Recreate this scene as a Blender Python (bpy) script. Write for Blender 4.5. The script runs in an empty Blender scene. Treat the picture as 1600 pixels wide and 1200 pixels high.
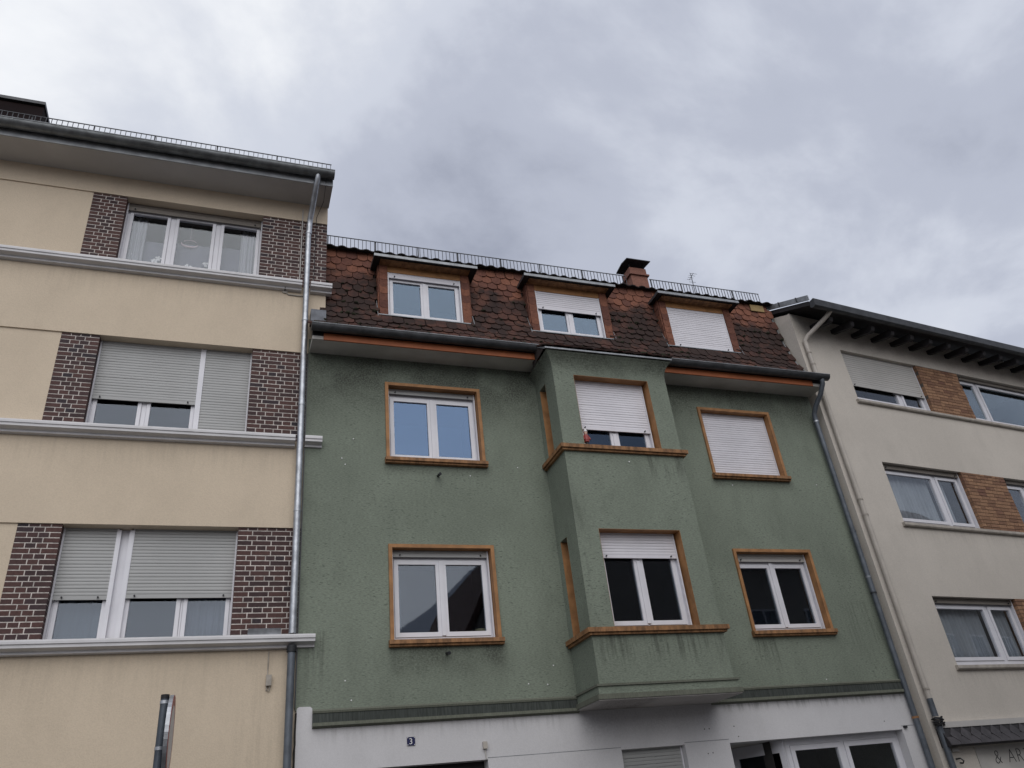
import bpy, math, random
from mathutils import Matrix, Vector
R = math.radians
random.seed(7)
scene = bpy.context.scene
col = scene.collection

# ------------------------------------------------------------------ camera
YAW, PITCH, ROLL, FPX = R(21.834), R(30.379), R(-6.673), 1229.3
CAM = Vector((0.0, -10.717, 1.6))
fw = Vector((math.sin(YAW) * math.cos(PITCH), math.cos(YAW) * math.cos(PITCH), math.sin(PITCH)))
rt0 = Vector((math.cos(YAW), -math.sin(YAW), 0))
up0 = rt0.cross(fw)
rt = rt0 * math.cos(ROLL) + up0 * math.sin(ROLL)
up = -rt0 * math.sin(ROLL) + up0 * math.cos(ROLL)
cam_data = bpy.data.cameras.new('camera')
cam = bpy.data.objects.new('camera', cam_data)
col.objects.link(cam)
cam.matrix_world = Matrix(((rt.x, up.x, -fw.x, CAM.x), (rt.y, up.y, -fw.y, CAM.y), (rt.z, up.z, -fw.z, CAM.z), (0, 0, 0, 1)))
cam_data.sensor_width = 36
cam_data.lens = FPX / 1600 * 36
cam_data.clip_start = 0.05
cam_data.clip_end = 2000
scene.camera = cam

# ------------------------------------------------------------------ world: overcast sky
SUN_EL, SUN_AZ = R(42), R(192)          # azimuth clockwise from +Y
world = bpy.data.worlds.new('World')
scene.world = world
world.use_nodes = True
wn, wl = world.node_tree.nodes, world.node_tree.links
wn.clear()


def W(t, **k):
    n = wn.new(t)
    for a, b in k.items():
        setattr(n, a, b)
    return n


def wmath(op, a, b=None, clamp=False):
    n = W('ShaderNodeMath', operation=op, use_clamp=clamp)
    for i, v in enumerate((a, b)):
        if v is None:
            continue
        if isinstance(v, (int, float)):
            n.inputs[i].default_value = v
        else:
            wl.new(v, n.inputs[i])
    return n.outputs[0]


tc = W('ShaderNodeTexCoord')
sep = W('ShaderNodeSeparateXYZ')
wl.new(tc.outputs['Generated'], sep.inputs[0])
zc = wmath('ADD', wmath('MAXIMUM', sep.outputs[2], 0.0), 0.35)
comb = W('ShaderNodeCombineXYZ')
wl.new(wmath('DIVIDE', sep.outputs[0], zc), comb.inputs[0])
wl.new(wmath('DIVIDE', sep.outputs[1], zc), comb.inputs[1])


def cloud(scale, detail, rough, off, dist=0.0):
    mp = W('ShaderNodeMapping')
    mp.inputs['Location'].default_value = off
    mp.inputs['Rotation'].default_value = (0, 0, R(25))
    mp.inputs['Scale'].default_value = (1.0, 1.1, 1.0)
    wl.new(comb.outputs[0], mp.inputs[0])
    n = W('ShaderNodeTexNoise')
    n.inputs['Scale'].default_value = scale
    n.inputs['Detail'].default_value = detail
    n.inputs['Roughness'].default_value = rough
    n.inputs['Distortion'].default_value = dist
    wl.new(mp.outputs[0], n.inputs['Vector'])
    return n.outputs[0]


big = cloud(0.95, 2.0, 0.5, (1.22, 18.3, 4.58))
fine = cloud(2.5, 7.0, 0.56, (1.82, 19.74, 8.52), 0.25)
mixv = wmath('ADD', wmath('MULTIPLY', big, 0.52), wmath('MULTIPLY', fine, 0.48))
ramp = W('ShaderNodeValToRGB')
cr = ramp.color_ramp
cr.interpolation = 'EASE'
cr.elements[0].position = 0.385
cr.elements[0].color = (0.305, 0.33, 0.41, 1)
cr.elements[1].position = 0.69
cr.elements[1].color = (0.90, 0.915, 0.94, 1)
e = cr.elements.new(0.49)
e.color = (0.465, 0.495, 0.585, 1)
e = cr.elements.new(0.56)
e.color = (0.60, 0.632, 0.715, 1)
wl.new(mixv, ramp.inputs[0])
sky = W('ShaderNodeTexSky')
sky.sky_type = 'NISHITA'
sky.sun_disc = False
sky.sun_elevation = SUN_EL
sky.sun_rotation = SUN_AZ
bg1 = W('ShaderNodeBackground')
bg1.inputs[1].default_value = 0.95
wl.new(ramp.outputs[0], bg1.inputs[0])
bg2 = W('ShaderNodeBackground')
bg2.inputs[1].default_value = 0.05
wl.new(sky.outputs[0], bg2.inputs[0])
mixw = W('ShaderNodeMixShader')
mixw.inputs[0].default_value = 0.10
wl.new(bg1.outputs[0], mixw.inputs[1])
wl.new(bg2.outputs[0], mixw.inputs[2])
wout = W('ShaderNodeOutputWorld')
wl.new(mixw.outputs[0], wout.inputs[0])

# ------------------------------------------------------------------ the veiled sun
sun_data = bpy.data.lights.new('sun', 'SUN')
sun_data.energy = 1.45
sun_data.angle = R(70)
sun_data.color = (1.0, 0.965, 0.92)
sun = bpy.data.objects.new('sun', sun_data)
col.objects.link(sun)
sdir = Vector((math.sin(SUN_AZ) * math.cos(SUN_EL), math.cos(SUN_AZ) * math.cos(SUN_EL), math.sin(SUN_EL)))
sun.rotation_euler = sdir.to_track_quat('Z', 'Y').to_euler()
sun.location = (-6, -30, 40)

vs = scene.view_settings
vs.view_transform = 'Standard'
vs.look = 'None'
vs.exposure = 0.28
vs.gamma = 1.0
vs.use_curve_mapping = False
scene.render.engine = 'CYCLES'
scene.cycles.max_bounces = 6
scene.cycles.transparent_max_bounces = 12


# ------------------------------------------------------------------ materials
class NT:
    def __init__(s, name):
        s.m = bpy.data.materials.new(name)
        s.m.use_nodes = True
        s.n, s.l = s.m.node_tree.nodes, s.m.node_tree.links
        s.n.clear()
        s.out = s.n.new('ShaderNodeOutputMaterial')

    def node(s, t, ins=None, **k):
        n = s.n.new(t)
        for a, b in k.items():
            setattr(n, a, b)
        for a, b in (ins or {}).items():
            s.set(n.inputs[a], b)
        return n

    def set(s, sock, v):
        if isinstance(v, bpy.types.NodeSocket):
            s.l.new(v, sock)
        else:
            if hasattr(sock.default_value, '__len__') and len(sock.default_value) == 4 and len(v) == 3:
                v = (*v, 1)
            sock.default_value = v

    def math(s, op, a, b=0.0, c=None, clamp=False):
        n = s.node('ShaderNodeMath', operation=op, use_clamp=clamp)
        s.set(n.inputs[0], a)
        s.set(n.inputs[1], b)
        if c is not None:
            s.set(n.inputs[2], c)
        return n.outputs[0]

    def mix(s, f, a, b, mode='MIX'):
        n = s.node('ShaderNodeMix', data_type='RGBA', blend_type=mode)
        s.set(n.inputs[0], f)
        s.set(n.inputs[6], a)
        s.set(n.inputs[7], b)
        return n.outputs[2]

    def pos(s, scale=(1, 1, 1)):
        g = s.node('ShaderNodeNewGeometry')
        mp = s.node('ShaderNodeMapping', {'Scale': scale})
        s.l.new(g.outputs['Position'], mp.inputs[0])
        return mp.outputs[0]

    def noise(s, scale, detail=3.0, rough=0.5, stretch=(1, 1, 1), dist=0.0):
        n = s.node('ShaderNodeTexNoise', {'Vector': s.pos(stretch), 'Scale': scale, 'Detail': detail, 'Roughness': rough, 'Distortion': dist})
        return n.outputs[0]

    def ramp(s, f, lo, hi, v0=0.0, v1=1.0):
        n = s.node('ShaderNodeMapRange', {'Value': f, 'From Min': lo, 'From Max': hi, 'To Min': v0, 'To Max': v1})
        n.interpolation_type = 'SMOOTHSTEP'
        return n.outputs[0]

    def rand(s):
        o = s.node('ShaderNodeObjectInfo')
        g = s.node('ShaderNodeNewGeometry')
        return s.math('FRACT', s.math('ADD', o.outputs['Random'], g.outputs['Random Per Island']))

    def bump(s, h, strength, dist=0.01):
        n = s.node('ShaderNodeBump', {'Height': h, 'Strength': strength, 'Distance': dist})
        return n.outputs[0]

    def pbr(s, color, rough=0.8, metal=0.0, normal=None, spec=0.5):
        b = s.node('ShaderNodeBsdfPrincipled', {'Base Color': color, 'Roughness': rough, 'Metallic': metal, 'Specular IOR Level': spec})
        if normal is not None:
            s.l.new(normal, b.inputs['Normal'])
        s.l.new(b.outputs[0], s.out.inputs[0])
        return s.m


def dark(c, k):
    return tuple(v * k for v in c)


def plain(name, c, rough=0.6, metal=0.0, var=0.12, scale=3.0, bumpv=0.0, bscale=40.0, spec=0.4, stretch=(1, 1, 1)):
    t = NT(name)
    f = t.noise(scale, 4.0, 0.6, stretch)
    colr = t.mix(t.ramp(f, 0.3, 0.7), dark(c, 1 - var), dark(c, 1 + var * 0.6))
    nrm = t.bump(t.noise(bscale, 3.0), bumpv, 0.005) if bumpv else None
    return t.pbr(colr, rough, metal, nrm, spec)


def stucco(name, c, var=0.08, grain=90.0, bumpv=0.5, stretch=(1, 1, 1), pits=0.0, pitcol=(0.03, 0.03, 0.03), stains=(), blotch=0.10, dist=0.006, fine_var=0.1):
    t = NT(name)
    g = t.noise(grain, 4.0, 0.6, stretch)
    b1 = t.noise(0.55, 5.0, 0.6)
    b2 = t.noise(2.6, 5.0, 0.62, (1, 1, 0.55))
    colr = t.mix(t.ramp(b1, 0.32, 0.68), dark(c, 1 - var), dark(c, 1 + var))
    colr = t.mix(t.math('MULTIPLY', t.ramp(b2, 0.45, 0.75), blotch * 2), colr, dark(c, 0.72))
    colr = t.mix(t.ramp(g, 0.3, 0.7), t.mix(1.0, colr, (1 - fine_var,) * 3, 'MULTIPLY'), t.mix(1.0, colr, (1 + fine_var,) * 3, 'MULTIPLY'))
    if pits:
        pz = t.noise(grain * 0.55, 3.0, 0.55, stretch, 0.4)
        amount = t.ramp(t.noise(1.1, 4.0, 0.6), 0.35, 0.7, 0.25, 1.0)
        colr = t.mix(t.math('MULTIPLY', t.math('MULTIPLY', t.ramp(pz, 0.56, 0.68), pits), amount), colr, pitcol)
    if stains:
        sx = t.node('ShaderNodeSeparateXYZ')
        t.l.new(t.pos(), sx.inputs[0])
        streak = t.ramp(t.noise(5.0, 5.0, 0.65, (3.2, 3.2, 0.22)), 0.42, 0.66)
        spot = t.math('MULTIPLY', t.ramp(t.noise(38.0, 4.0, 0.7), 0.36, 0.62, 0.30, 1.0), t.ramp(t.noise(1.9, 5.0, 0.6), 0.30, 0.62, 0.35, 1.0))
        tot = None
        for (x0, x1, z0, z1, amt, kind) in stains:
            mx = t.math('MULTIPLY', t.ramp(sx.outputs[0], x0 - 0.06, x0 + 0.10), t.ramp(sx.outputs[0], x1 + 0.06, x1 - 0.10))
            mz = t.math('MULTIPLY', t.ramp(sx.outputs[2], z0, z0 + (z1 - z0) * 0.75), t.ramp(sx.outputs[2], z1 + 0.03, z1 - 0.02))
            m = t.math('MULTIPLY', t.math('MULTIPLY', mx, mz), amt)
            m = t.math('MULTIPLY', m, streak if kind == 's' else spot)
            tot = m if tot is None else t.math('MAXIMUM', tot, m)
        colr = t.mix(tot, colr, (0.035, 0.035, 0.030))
    return t.pbr(colr, 0.92, 0.0, t.bump(g, bumpv, dist), 0.25)


M = {}
GREEN_STAINS_SHADE = [
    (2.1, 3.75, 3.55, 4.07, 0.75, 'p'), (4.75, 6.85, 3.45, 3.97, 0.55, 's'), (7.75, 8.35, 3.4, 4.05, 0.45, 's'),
    (0.9, 4.72, 7.2, 8.66, 0.85, 'p'), (6.8, 10.5, 7.6, 8.66, 0.78, 'p'), (4.6, 6.9, 8.0, 8.6, 0.75, 'p'),  # under the eaves: soot, with eave shade deepened into the colour
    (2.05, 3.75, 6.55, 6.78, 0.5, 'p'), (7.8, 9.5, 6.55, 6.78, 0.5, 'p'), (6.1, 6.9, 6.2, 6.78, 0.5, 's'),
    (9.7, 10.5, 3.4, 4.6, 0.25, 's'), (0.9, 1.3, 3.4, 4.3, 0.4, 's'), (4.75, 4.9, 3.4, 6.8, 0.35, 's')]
M['green'] = stucco('green_stucco', (0.184, 0.212, 0.170), 0.10, 52.0, 0.5, (0.5, 1, 1.8), 0.6, (0.045, 0.055, 0.045), GREEN_STAINS_SHADE, 0.22, 0.006, 0.18)
M['yellow'] = stucco('cream_yellow_stucco', (0.575, 0.485, 0.372), 0.04, 60.0, 0.4, (1, 1, 1.2), 0.0, (0, 0, 0), [(-9.5, 1.2, 3.2, 4.1, 0.07, 's'), (-9.5, 1.2, 6.3, 6.98, 0.07, 's'), (-9.5, 1.2, 9.2, 9.83, 0.08, 's'), (0.2, 1.2, 0.2, 4.1, 0.08, 's')], 0.09, 0.006, 0.05)
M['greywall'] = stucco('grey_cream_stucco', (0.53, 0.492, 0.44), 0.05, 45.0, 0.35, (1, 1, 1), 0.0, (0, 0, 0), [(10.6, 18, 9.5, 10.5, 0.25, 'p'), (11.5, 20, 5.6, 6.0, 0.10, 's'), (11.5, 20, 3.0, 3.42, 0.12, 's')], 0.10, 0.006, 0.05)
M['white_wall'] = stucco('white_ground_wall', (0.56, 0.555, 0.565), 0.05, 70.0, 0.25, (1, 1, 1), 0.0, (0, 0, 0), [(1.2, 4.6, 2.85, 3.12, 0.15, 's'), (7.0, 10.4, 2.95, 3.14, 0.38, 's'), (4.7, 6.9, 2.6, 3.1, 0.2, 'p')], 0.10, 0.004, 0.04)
M['band'] = stucco('grey_green_band', (0.125, 0.132, 0.105), 0.10, 50.0, 0.4, (1, 1, 0.4), 0.0, (0, 0, 0), [], 0.2, 0.004, 0.12)
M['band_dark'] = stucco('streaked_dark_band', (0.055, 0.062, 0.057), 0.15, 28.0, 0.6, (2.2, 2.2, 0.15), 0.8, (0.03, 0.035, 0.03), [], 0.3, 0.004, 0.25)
M['bay_under'] = stucco('peeling_bay_underside', (0.36, 0.34, 0.33), 0.1, 30.0, 0.3, (1, 1, 1), 0.0, (0, 0, 0), [(4.8, 5.6, 3.0, 3.3, 0.9, 'p')], 0.3, 0.004, 0.06)
M['soffit'] = plain('soffit_paint', (0.47, 0.455, 0.435), 0.85, var=0.06, scale=2.0)
M['soffit_old'] = plain('old_soffit_paint', (0.50, 0.485, 0.455), 0.85, var=0.14, scale=1.7)
M['orange'] = plain('ochre_trim_paint', (0.325, 0.162, 0.064), 0.65, var=0.25, scale=5.0, bumpv=0.15, stretch=(1, 1, 1))
M['orange_dirty'] = plain('weathered_ochre_sill', (0.25, 0.128, 0.056), 0.75, var=0.45, scale=9.0, bumpv=0.3, stretch=(1.6, 1, 0.6))
M['fascia'] = plain('orange_eaves_board', (0.33, 0.10, 0.035), 0.6, var=0.15, scale=4.0)
M['upvc'] = plain('white_window_plastic', (0.66, 0.66, 0.70), 0.35, var=0.05, scale=3.0, spec=0.5)
M['upvc_old'] = plain('dull_window_plastic', (0.50, 0.50, 0.52), 0.45, var=0.08, scale=3.0)
M['slat_white'] = plain('white_shutter_slat', (0.66, 0.65, 0.69), 0.5, var=0.06, scale=1.6)
M['slat_grey'] = plain('grey_shutter_slat', (0.36, 0.365, 0.36), 0.5, var=0.05, scale=1.6)
M['slat_silver'] = plain('silver_shutter_slat', (0.43, 0.42, 0.40), 0.5, var=0.06, scale=1.6)
M['slat_brown'] = plain('brown_grey_shutter', (0.17, 0.15, 0.13), 0.6, var=0.1)
M['ledge'] = plain('light_grey_ledge_paint', (0.58, 0.575, 0.585), 0.6, var=0.08, scale=3.0, bumpv=0.1)
M['sill_grey'] = plain('worn_stone_sill', (0.36, 0.33, 0.29), 0.8, var=0.2, scale=8.0, bumpv=0.3)
M['zinc'] = plain('galvanised_zinc', (0.42, 0.44, 0.47), 0.42, 0.75, 0.28, 7.0, 0.12, 22.0)
M['zinc_dark'] = plain('dark_patina_zinc', (0.06, 0.063, 0.068), 0.5, 0.3, 0.3, 6.0, 0.1, 18.0)
M['zinc_mid'] = plain('grey_zinc_sheet', (0.27, 0.285, 0.30), 0.5, 0.5, 0.25, 6.0)
M['zinc_flash'] = plain('dull_lead_flashing', (0.13, 0.14, 0.16), 0.6, 0.2, 0.3, 8.0)
M['zinc_gutter'] = plain('aged_zinc_gutter', (0.15, 0.16, 0.165), 0.45, 0.5, 0.35, 5.0, 0.1, 18.0)
M['pipe_grey'] = plain('grey_downpipe', (0.105, 0.12, 0.14), 0.5, 0.3, 0.25, 5.0)
M['pipe_cream'] = plain('cream_painted_pipe', (0.44, 0.405, 0.36), 0.55, 0.0, 0.10, 4.0)
M['black'] = plain('black_rubber', (0.012, 0.012, 0.014), 0.6)
M['dark_metal'] = plain('dark_iron', (0.03, 0.032, 0.036), 0.55, 0.4)
M['guard'] = plain('snow_guard_iron', (0.055, 0.058, 0.065), 0.6, 0.4, 0.3, 9.0)
M['tarwood'] = plain('dark_stained_wood', (0.022, 0.02, 0.022), 0.7, var=0.3, scale=6.0)
M['deck'] = plain('roof_underlay', (0.03, 0.022, 0.02), 0.9)
M['pantile'] = plain('dark_concrete_tile', (0.030, 0.026, 0.026), 0.85, var=0.35, scale=9.0, bumpv=0.4)
M['mortar'] = plain('pale_mortar', (0.55, 0.51, 0.475), 0.9, var=0.35, scale=12.0, bumpv=0.3)
M['mortar_dark'] = plain('dark_mortar', (0.10, 0.085, 0.075), 0.9, var=0.15, scale=12.0)
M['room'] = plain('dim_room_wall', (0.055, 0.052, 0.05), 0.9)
M['curtain'] = plain('grey_white_curtain', (0.30, 0.325, 0.35), 0.9, var=0.12, scale=2.0)
M['curtain_white'] = plain('sheer_white_curtain', (0.40, 0.40, 0.43), 0.9, var=0.06, scale=2.0)
M['reflection_cloth'] = plain('sky_reflection_cloth', (0.15, 0.15, 0.19), 0.9, var=0.05, scale=2.0)  # grey of the sky reflection, for the added half-height cloths
M['moss'] = plain('roof_moss', (0.024, 0.024, 0.012), 0.95, var=0.5, scale=14.0, bumpv=0.5)
M['asphalt'] = plain('asphalt', (0.052, 0.052, 0.054), 0.9, var=0.2, scale=1.5, bumpv=0.5, bscale=120)
M['paving'] = plain('concrete_paving', (0.22, 0.215, 0.20), 0.9, var=0.15, scale=2.0, bumpv=0.3)
M['kerb'] = plain('kerb_stone', (0.27, 0.265, 0.255), 0.85, var=0.15, scale=3.0)
M['soil'] = plain('ground_earth', (0.13, 0.12, 0.10), 0.95, var=0.2, scale=0.4)
M['enamel_blue'] = plain('blue_enamel', (0.012, 0.016, 0.065), 0.25, var=0.1)
M['enamel_white'] = plain('white_enamel', (0.68, 0.68, 0.68), 0.3, var=0.03)
M['red'] = plain('red_sign_paint', (0.28, 0.045, 0.04), 0.45, var=0.1)
M['signwhite'] = plain('white_sign_face', (0.55, 0.53, 0.52), 0.45, var=0.08)
M['pole'] = plain('grey_blue_post', (0.085, 0.10, 0.12), 0.5, 0.5, 0.2, 8.0)
M['plant'] = plain('leaf_green', (0.04, 0.07, 0.03), 0.6)
M['petal'] = plain('white_petal', (0.75, 0.74, 0.74), 0.6)
M['pink'] = plain('pink_ornament', (0.75, 0.55, 0.58), 0.5)
M['skin'] = plain('painted_face', (0.55, 0.36, 0.28), 0.5)
M['wax'] = plain('yellow_wax', (0.55, 0.47, 0.26), 0.5)
M['board'] = plain('raw_board', (0.27, 0.19, 0.085), 0.8, var=0.2, scale=6.0)
M['slate'] = plain('brown_slate', (0.05, 0.045, 0.048), 0.6, var=0.3, scale=7.0, bumpv=0.2)
M['dormer_clad'] = plain('dark_brown_sheet', (0.010, 0.006, 0.006), 0.9, var=0.2, scale=2.0, spec=0.05)
M['red_roof'] = plain('red_roof_far', (0.12, 0.06, 0.05), 0.8, var=0.25, scale=3.0, bumpv=0.4, bscale=9)
M['plaster_far'] = plain('pale_plaster', (0.36, 0.33, 0.30), 0.9, var=0.08)
M['dirt_crack'] = plain('dark_joint', (0.02, 0.018, 0.016), 0.9)


def brick_mat(name, a, b, c):
    t = NT(name)
    r = t.rand()
    colr = t.mix(t.ramp(r, 0.0, 0.75), a, b)
    colr = t.mix(t.ramp(r, 0.85, 1.0), colr, c)
    f = t.noise(35.0, 4.0, 0.6)
    colr = t.mix(t.ramp(f, 0.3, 0.75), t.mix(1.0, colr, (0.8,) * 3, 'MULTIPLY'), t.mix(1.0, colr, (1.2,) * 3, 'MULTIPLY'))
    return t.pbr(colr, 0.75, 0.0, t.bump(f, 0.3, 0.004), 0.3)


M['brick'] = brick_mat('dark_purple_brick', (0.044, 0.026, 0.027), (0.082, 0.041, 0.036), (0.030, 0.024, 0.030))
M['brick_tan'] = brick_mat('tan_brick', (0.19, 0.102, 0.062), (0.30, 0.172, 0.10), (0.165, 0.082, 0.055))
M['chimney'] = brick_mat('red_chimney_brick', (0.19, 0.085, 0.062), (0.22, 0.10, 0.07), (0.15, 0.07, 0.055))


def tile_mat(name, clean):
    t = NT(name)
    r = t.rand()
    colr = t.mix(t.ramp(r, 0, 1), (0.118, 0.050, 0.037), (0.212, 0.088, 0.055))
    f = t.noise(26.0, 4.0, 0.65)
    colr = t.mix(t.ramp(f, 0.3, 0.75), t.mix(1.0, colr, (0.75,) * 3, 'MULTIPLY'), t.mix(1.0, colr, (1.15,) * 3, 'MULTIPLY'))
    if not clean:
        sx = t.node('ShaderNodeSeparateXYZ')
        t.l.new(t.pos(), sx.inputs[0])
        z = sx.outputs[2]
        # weathering: black lichen below the clean upper courses, moss lower down
        wob = t.noise(1.6, 5.0, 0.6, (1, 1, 1.2))
        zz = t.math('ADD', z, t.math('MULTIPLY', t.math('SUBTRACT', wob, 0.5), 1.3))
        low = t.ramp(zz, 10.62, 10.30)
        patch = t.ramp(t.math('ADD', t.noise(2.3, 5.0, 0.65), t.math('MULTIPLY', r, 0.22)), 0.40, 0.66, 0.42, 1.0)
        m = t.math('MULTIPLY', t.math('MULTIPLY', low, patch), 0.93)
        colr = t.mix(m, colr, (0.021, 0.015, 0.014))
        mossy = t.math('MULTIPLY', t.ramp(t.noise(4.2, 5.0, 0.7), 0.60, 0.72), t.ramp(z, 9.9, 9.0))
        colr = t.mix(t.math('MULTIPLY', mossy, 0.65), colr, (0.035, 0.034, 0.014))
    return t.pbr(colr, 0.85, 0.0, t.bump(f, 0.5, 0.006), 0.25)


M['tile'] = tile_mat('weathered_clay_tile', False)
M['tile_clean'] = tile_mat('red_clay_tile', True)


def glass_mat(name, f0, tint, refl, wav=0.009):
    t = NT(name)
    nb = t.bump(t.noise(2.2, 2.0, 0.5), wav, 0.05)
    lw = t.node('ShaderNodeLayerWeight', {'Blend': 0.5, 'Normal': nb})
    fac = t.math('ADD', f0, t.math('MULTIPLY', t.math('POWER', lw.outputs['Facing'], 4.0), 1 - f0))
    tr = t.node('ShaderNodeBsdfTransparent', {'Color': tint})
    gl = t.node('ShaderNodeBsdfGlossy', {'Color': refl, 'Roughness': 0.015, 'Normal': nb})
    mx = t.node('ShaderNodeMixShader', {0: fac})
    t.l.new(tr.outputs[0], mx.inputs[1])
    t.l.new(gl.outputs[0], mx.inputs[2])
    t.l.new(mx.outputs[0], t.out.inputs[0])
    return t.m


M['glass'] = glass_mat('window_glass', 0.055, (0.62, 0.65, 0.68), (0.80, 0.88, 1.0))
M['glass_blue'] = glass_mat('coated_window_glass', 0.125, (0.5, 0.55, 0.6), (0.42, 0.60, 0.92))
M['glass_soft'] = glass_mat('plain_window_glass', 0.045, (0.92, 0.93, 0.94), (0.9, 0.95, 1.0))


M['glass_sky'] = glass_mat('sky_window_glass', 0.085, (0.6, 0.64, 0.68), (0.62, 0.79, 1.0))
M['glass_pale'] = glass_mat('bright_window_glass', 0.13, (0.8, 0.85, 0.88), (0.86, 0.95, 1.0))


# ------------------------------------------------------------------ mesh helpers
class MB:
    def __init__(s):
        s.v, s.f = [], []

    def add(s, vs, fs):
        o = len(s.v)
        s.v += [tuple(p) for p in vs]
        s.f += [tuple(i + o for i in f) for f in fs]
        return s

    def box(s, x0, x1, y0, y1, z0, z1):
        return s.add([(x0, y0, z0), (x1, y0, z0), (x1, y1, z0), (x0, y1, z0), (x0, y0, z1), (x1, y0, z1), (x1, y1, z1), (x0, y1, z1)],
                     [(0, 3, 2, 1), (4, 5, 6, 7), (0, 1, 5, 4), (1, 2, 6, 5), (2, 3, 7, 6), (3, 0, 4, 7)])

    def quad(s, *p):
        return s.add(p, [tuple(range(len(p)))])

    def prism(s, prof, x0, x1, ax='x', caps=True):
        """profile in the plane across the axis: x -> (y,z), y -> (x,z), z -> (x,y)"""
        n = len(prof)
        mk = {'x': lambda a, p: (a, p[0], p[1]), 'y': lambda a, p: (p[0], a, p[1]), 'z': lambda a, p: (p[0], p[1], a)}[ax]
        vs = [mk(x0, p) for p in prof] + [mk(x1, p) for p in prof]
        fs = [(i, (i + 1) % n, n + (i + 1) % n, n + i) for i in range(n)]
        if caps:
            fs += [tuple(range(n - 1, -1, -1)), tuple(range(n, 2 * n))]
        return s.add(vs, fs)

    def tube(s, pts, r, n=10, caps=True):
        pts = [Vector(p) for p in pts]
        rs = r if isinstance(r, (list, tuple)) else [r] * len(pts)
        rings = []
        ref = None
        for i, p in enumerate(pts):
            d = (pts[min(i + 1, len(pts) - 1)] - pts[max(i - 1, 0)]).normalized()
            if ref is None:
                ref = Vector((0, 0, 1)) if abs(d.z) < 0.9 else Vector((1, 0, 0))
            a = (ref - d * ref.dot(d)).normalized()
            b = d.cross(a)
            ref = a
            rings.append([p + (a * math.cos(2 * math.pi * k / n) + b * math.sin(2 * math.pi * k / n)) * rs[i] for k in range(n)])
        vs = [q for ring in rings for q in ring]
        fs = [(i * n + k, i * n + (k + 1) % n, (i + 1) * n + (k + 1) % n, (i + 1) * n + k) for i in range(len(pts) - 1) for k in range(n)]
        if caps:
            fs += [tuple(range(n - 1, -1, -1)), tuple(range((len(pts) - 1) * n, len(pts) * n))]
        return s.add(vs, fs)

    def lathe(s, prof, cx, cy, z0=0.0, n=14):
        vs, fs = [], []
        for r_, z in prof:
            vs += [(cx + r_ * math.cos(2 * math.pi * k / n), cy + r_ * math.sin(2 * math.pi * k / n), z0 + z) for k in range(n)]
        for i in range(len(prof) - 1):
            fs += [(i * n + k, i * n + (k + 1) % n, (i + 1) * n + (k + 1) % n, (i + 1) * n + k) for k in range(n)]
        fs += [tuple(range(n - 1, -1, -1)), tuple(range((len(prof) - 1) * n, len(prof) * n))]
        return s.add(vs, fs)

    def wall(s, x0, x1, z0, z1, y0, y1, holes=(), sides=True, back=True):
        """slab with rectangular through holes (hx0,hx1,hz0,hz1)"""
        xs = sorted({x0, x1, *[min(max(h[i], x0), x1) for h in holes for i in (0, 1)]})
        zs = sorted({z0, z1, *[min(max(h[i], z0), z1) for h in holes for i in (2, 3)]})
        nx, nz = len(xs), len(zs)
        vs = [(x, y, z) for y in (y0, y1) for z in zs for x in xs]
        idx = lambda i, j, k: k * nx * nz + j * nx + i

        def solid(i, j):
            if i < 0 or j < 0 or i >= nx - 1 or j >= nz - 1:
                return False
            cx, cz = (xs[i] + xs[i + 1]) / 2, (zs[j] + zs[j + 1]) / 2
            return not any(h[0] < cx < h[1] and h[2] < cz < h[3] for h in holes)
        fs = []
        for i in range(nx - 1):
            for j in range(nz - 1):
                if not solid(i, j):
                    continue
                fs.append((idx(i, j, 0), idx(i + 1, j, 0), idx(i + 1, j + 1, 0), idx(i, j + 1, 0)))
                if back:
                    fs.append((idx(i, j, 1), idx(i, j + 1, 1), idx(i + 1, j + 1, 1), idx(i + 1, j, 1)))
                for (di, dj, a, b) in ((-1, 0, (i, j + 1), (i, j)), (1, 0, (i + 1, j), (i + 1, j + 1)), (0, -1, (i, j), (i + 1, j)), (0, 1, (i + 1, j + 1), (i, j + 1))):
                    if not solid(i + di, j + dj):
                        inside = 0 <= i + di < nx - 1 and 0 <= j + dj < nz - 1
                        if sides or inside:
                            fs.append((idx(*a, 0), idx(*a, 1), idx(*b, 1), idx(*b, 0)))
        return s.add(vs, fs)

    def mesh(s, name, mat, off=(0, 0, 0), smooth=False):
        me = bpy.data.meshes.new(name)
        me.from_pydata([(v[0] - off[0], v[1] - off[1], v[2] - off[2]) for v in s.v], [], s.f)
        me.materials.append(M[mat])
        if smooth:
            for p in me.polygons:
                p.use_smooth = True
            try:
                me.set_sharp_from_angle(angle=R(40))
            except Exception:
                pass
        return me

    def build(s, name, mat, H=None, parent=None, smooth=False, label=None):
        """H: house (empty) the coordinates belong to; parent: part, else the house itself"""
        off = H['off'] if H else (0, 0, 0)
        o = bpy.data.objects.new(name, s.mesh(name, mat, off, smooth))
        col.objects.link(o)
        o.parent = parent or (H['obj'] if H else None)
        if label:
            o['label'] = label
        return o


def tag(o, label=None, cat=None, group=None, kind=None):
    for k, v in (('label', label), ('category', cat), ('group', group), ('kind', kind)):
        if v:
            o[k] = v
    return o


def house(name, loc, rz, label, cat='house', local=False, group=None):
    o = bpy.data.objects.new(name, None)
    col.objects.link(o)
    o.empty_display_size = 0.3
    o.location = loc
    o.rotation_euler = (0, 0, rz)
    tag(o, label, cat, group)
    return {'obj': o, 'off': (0, 0, 0) if local else tuple(loc)}


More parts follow.
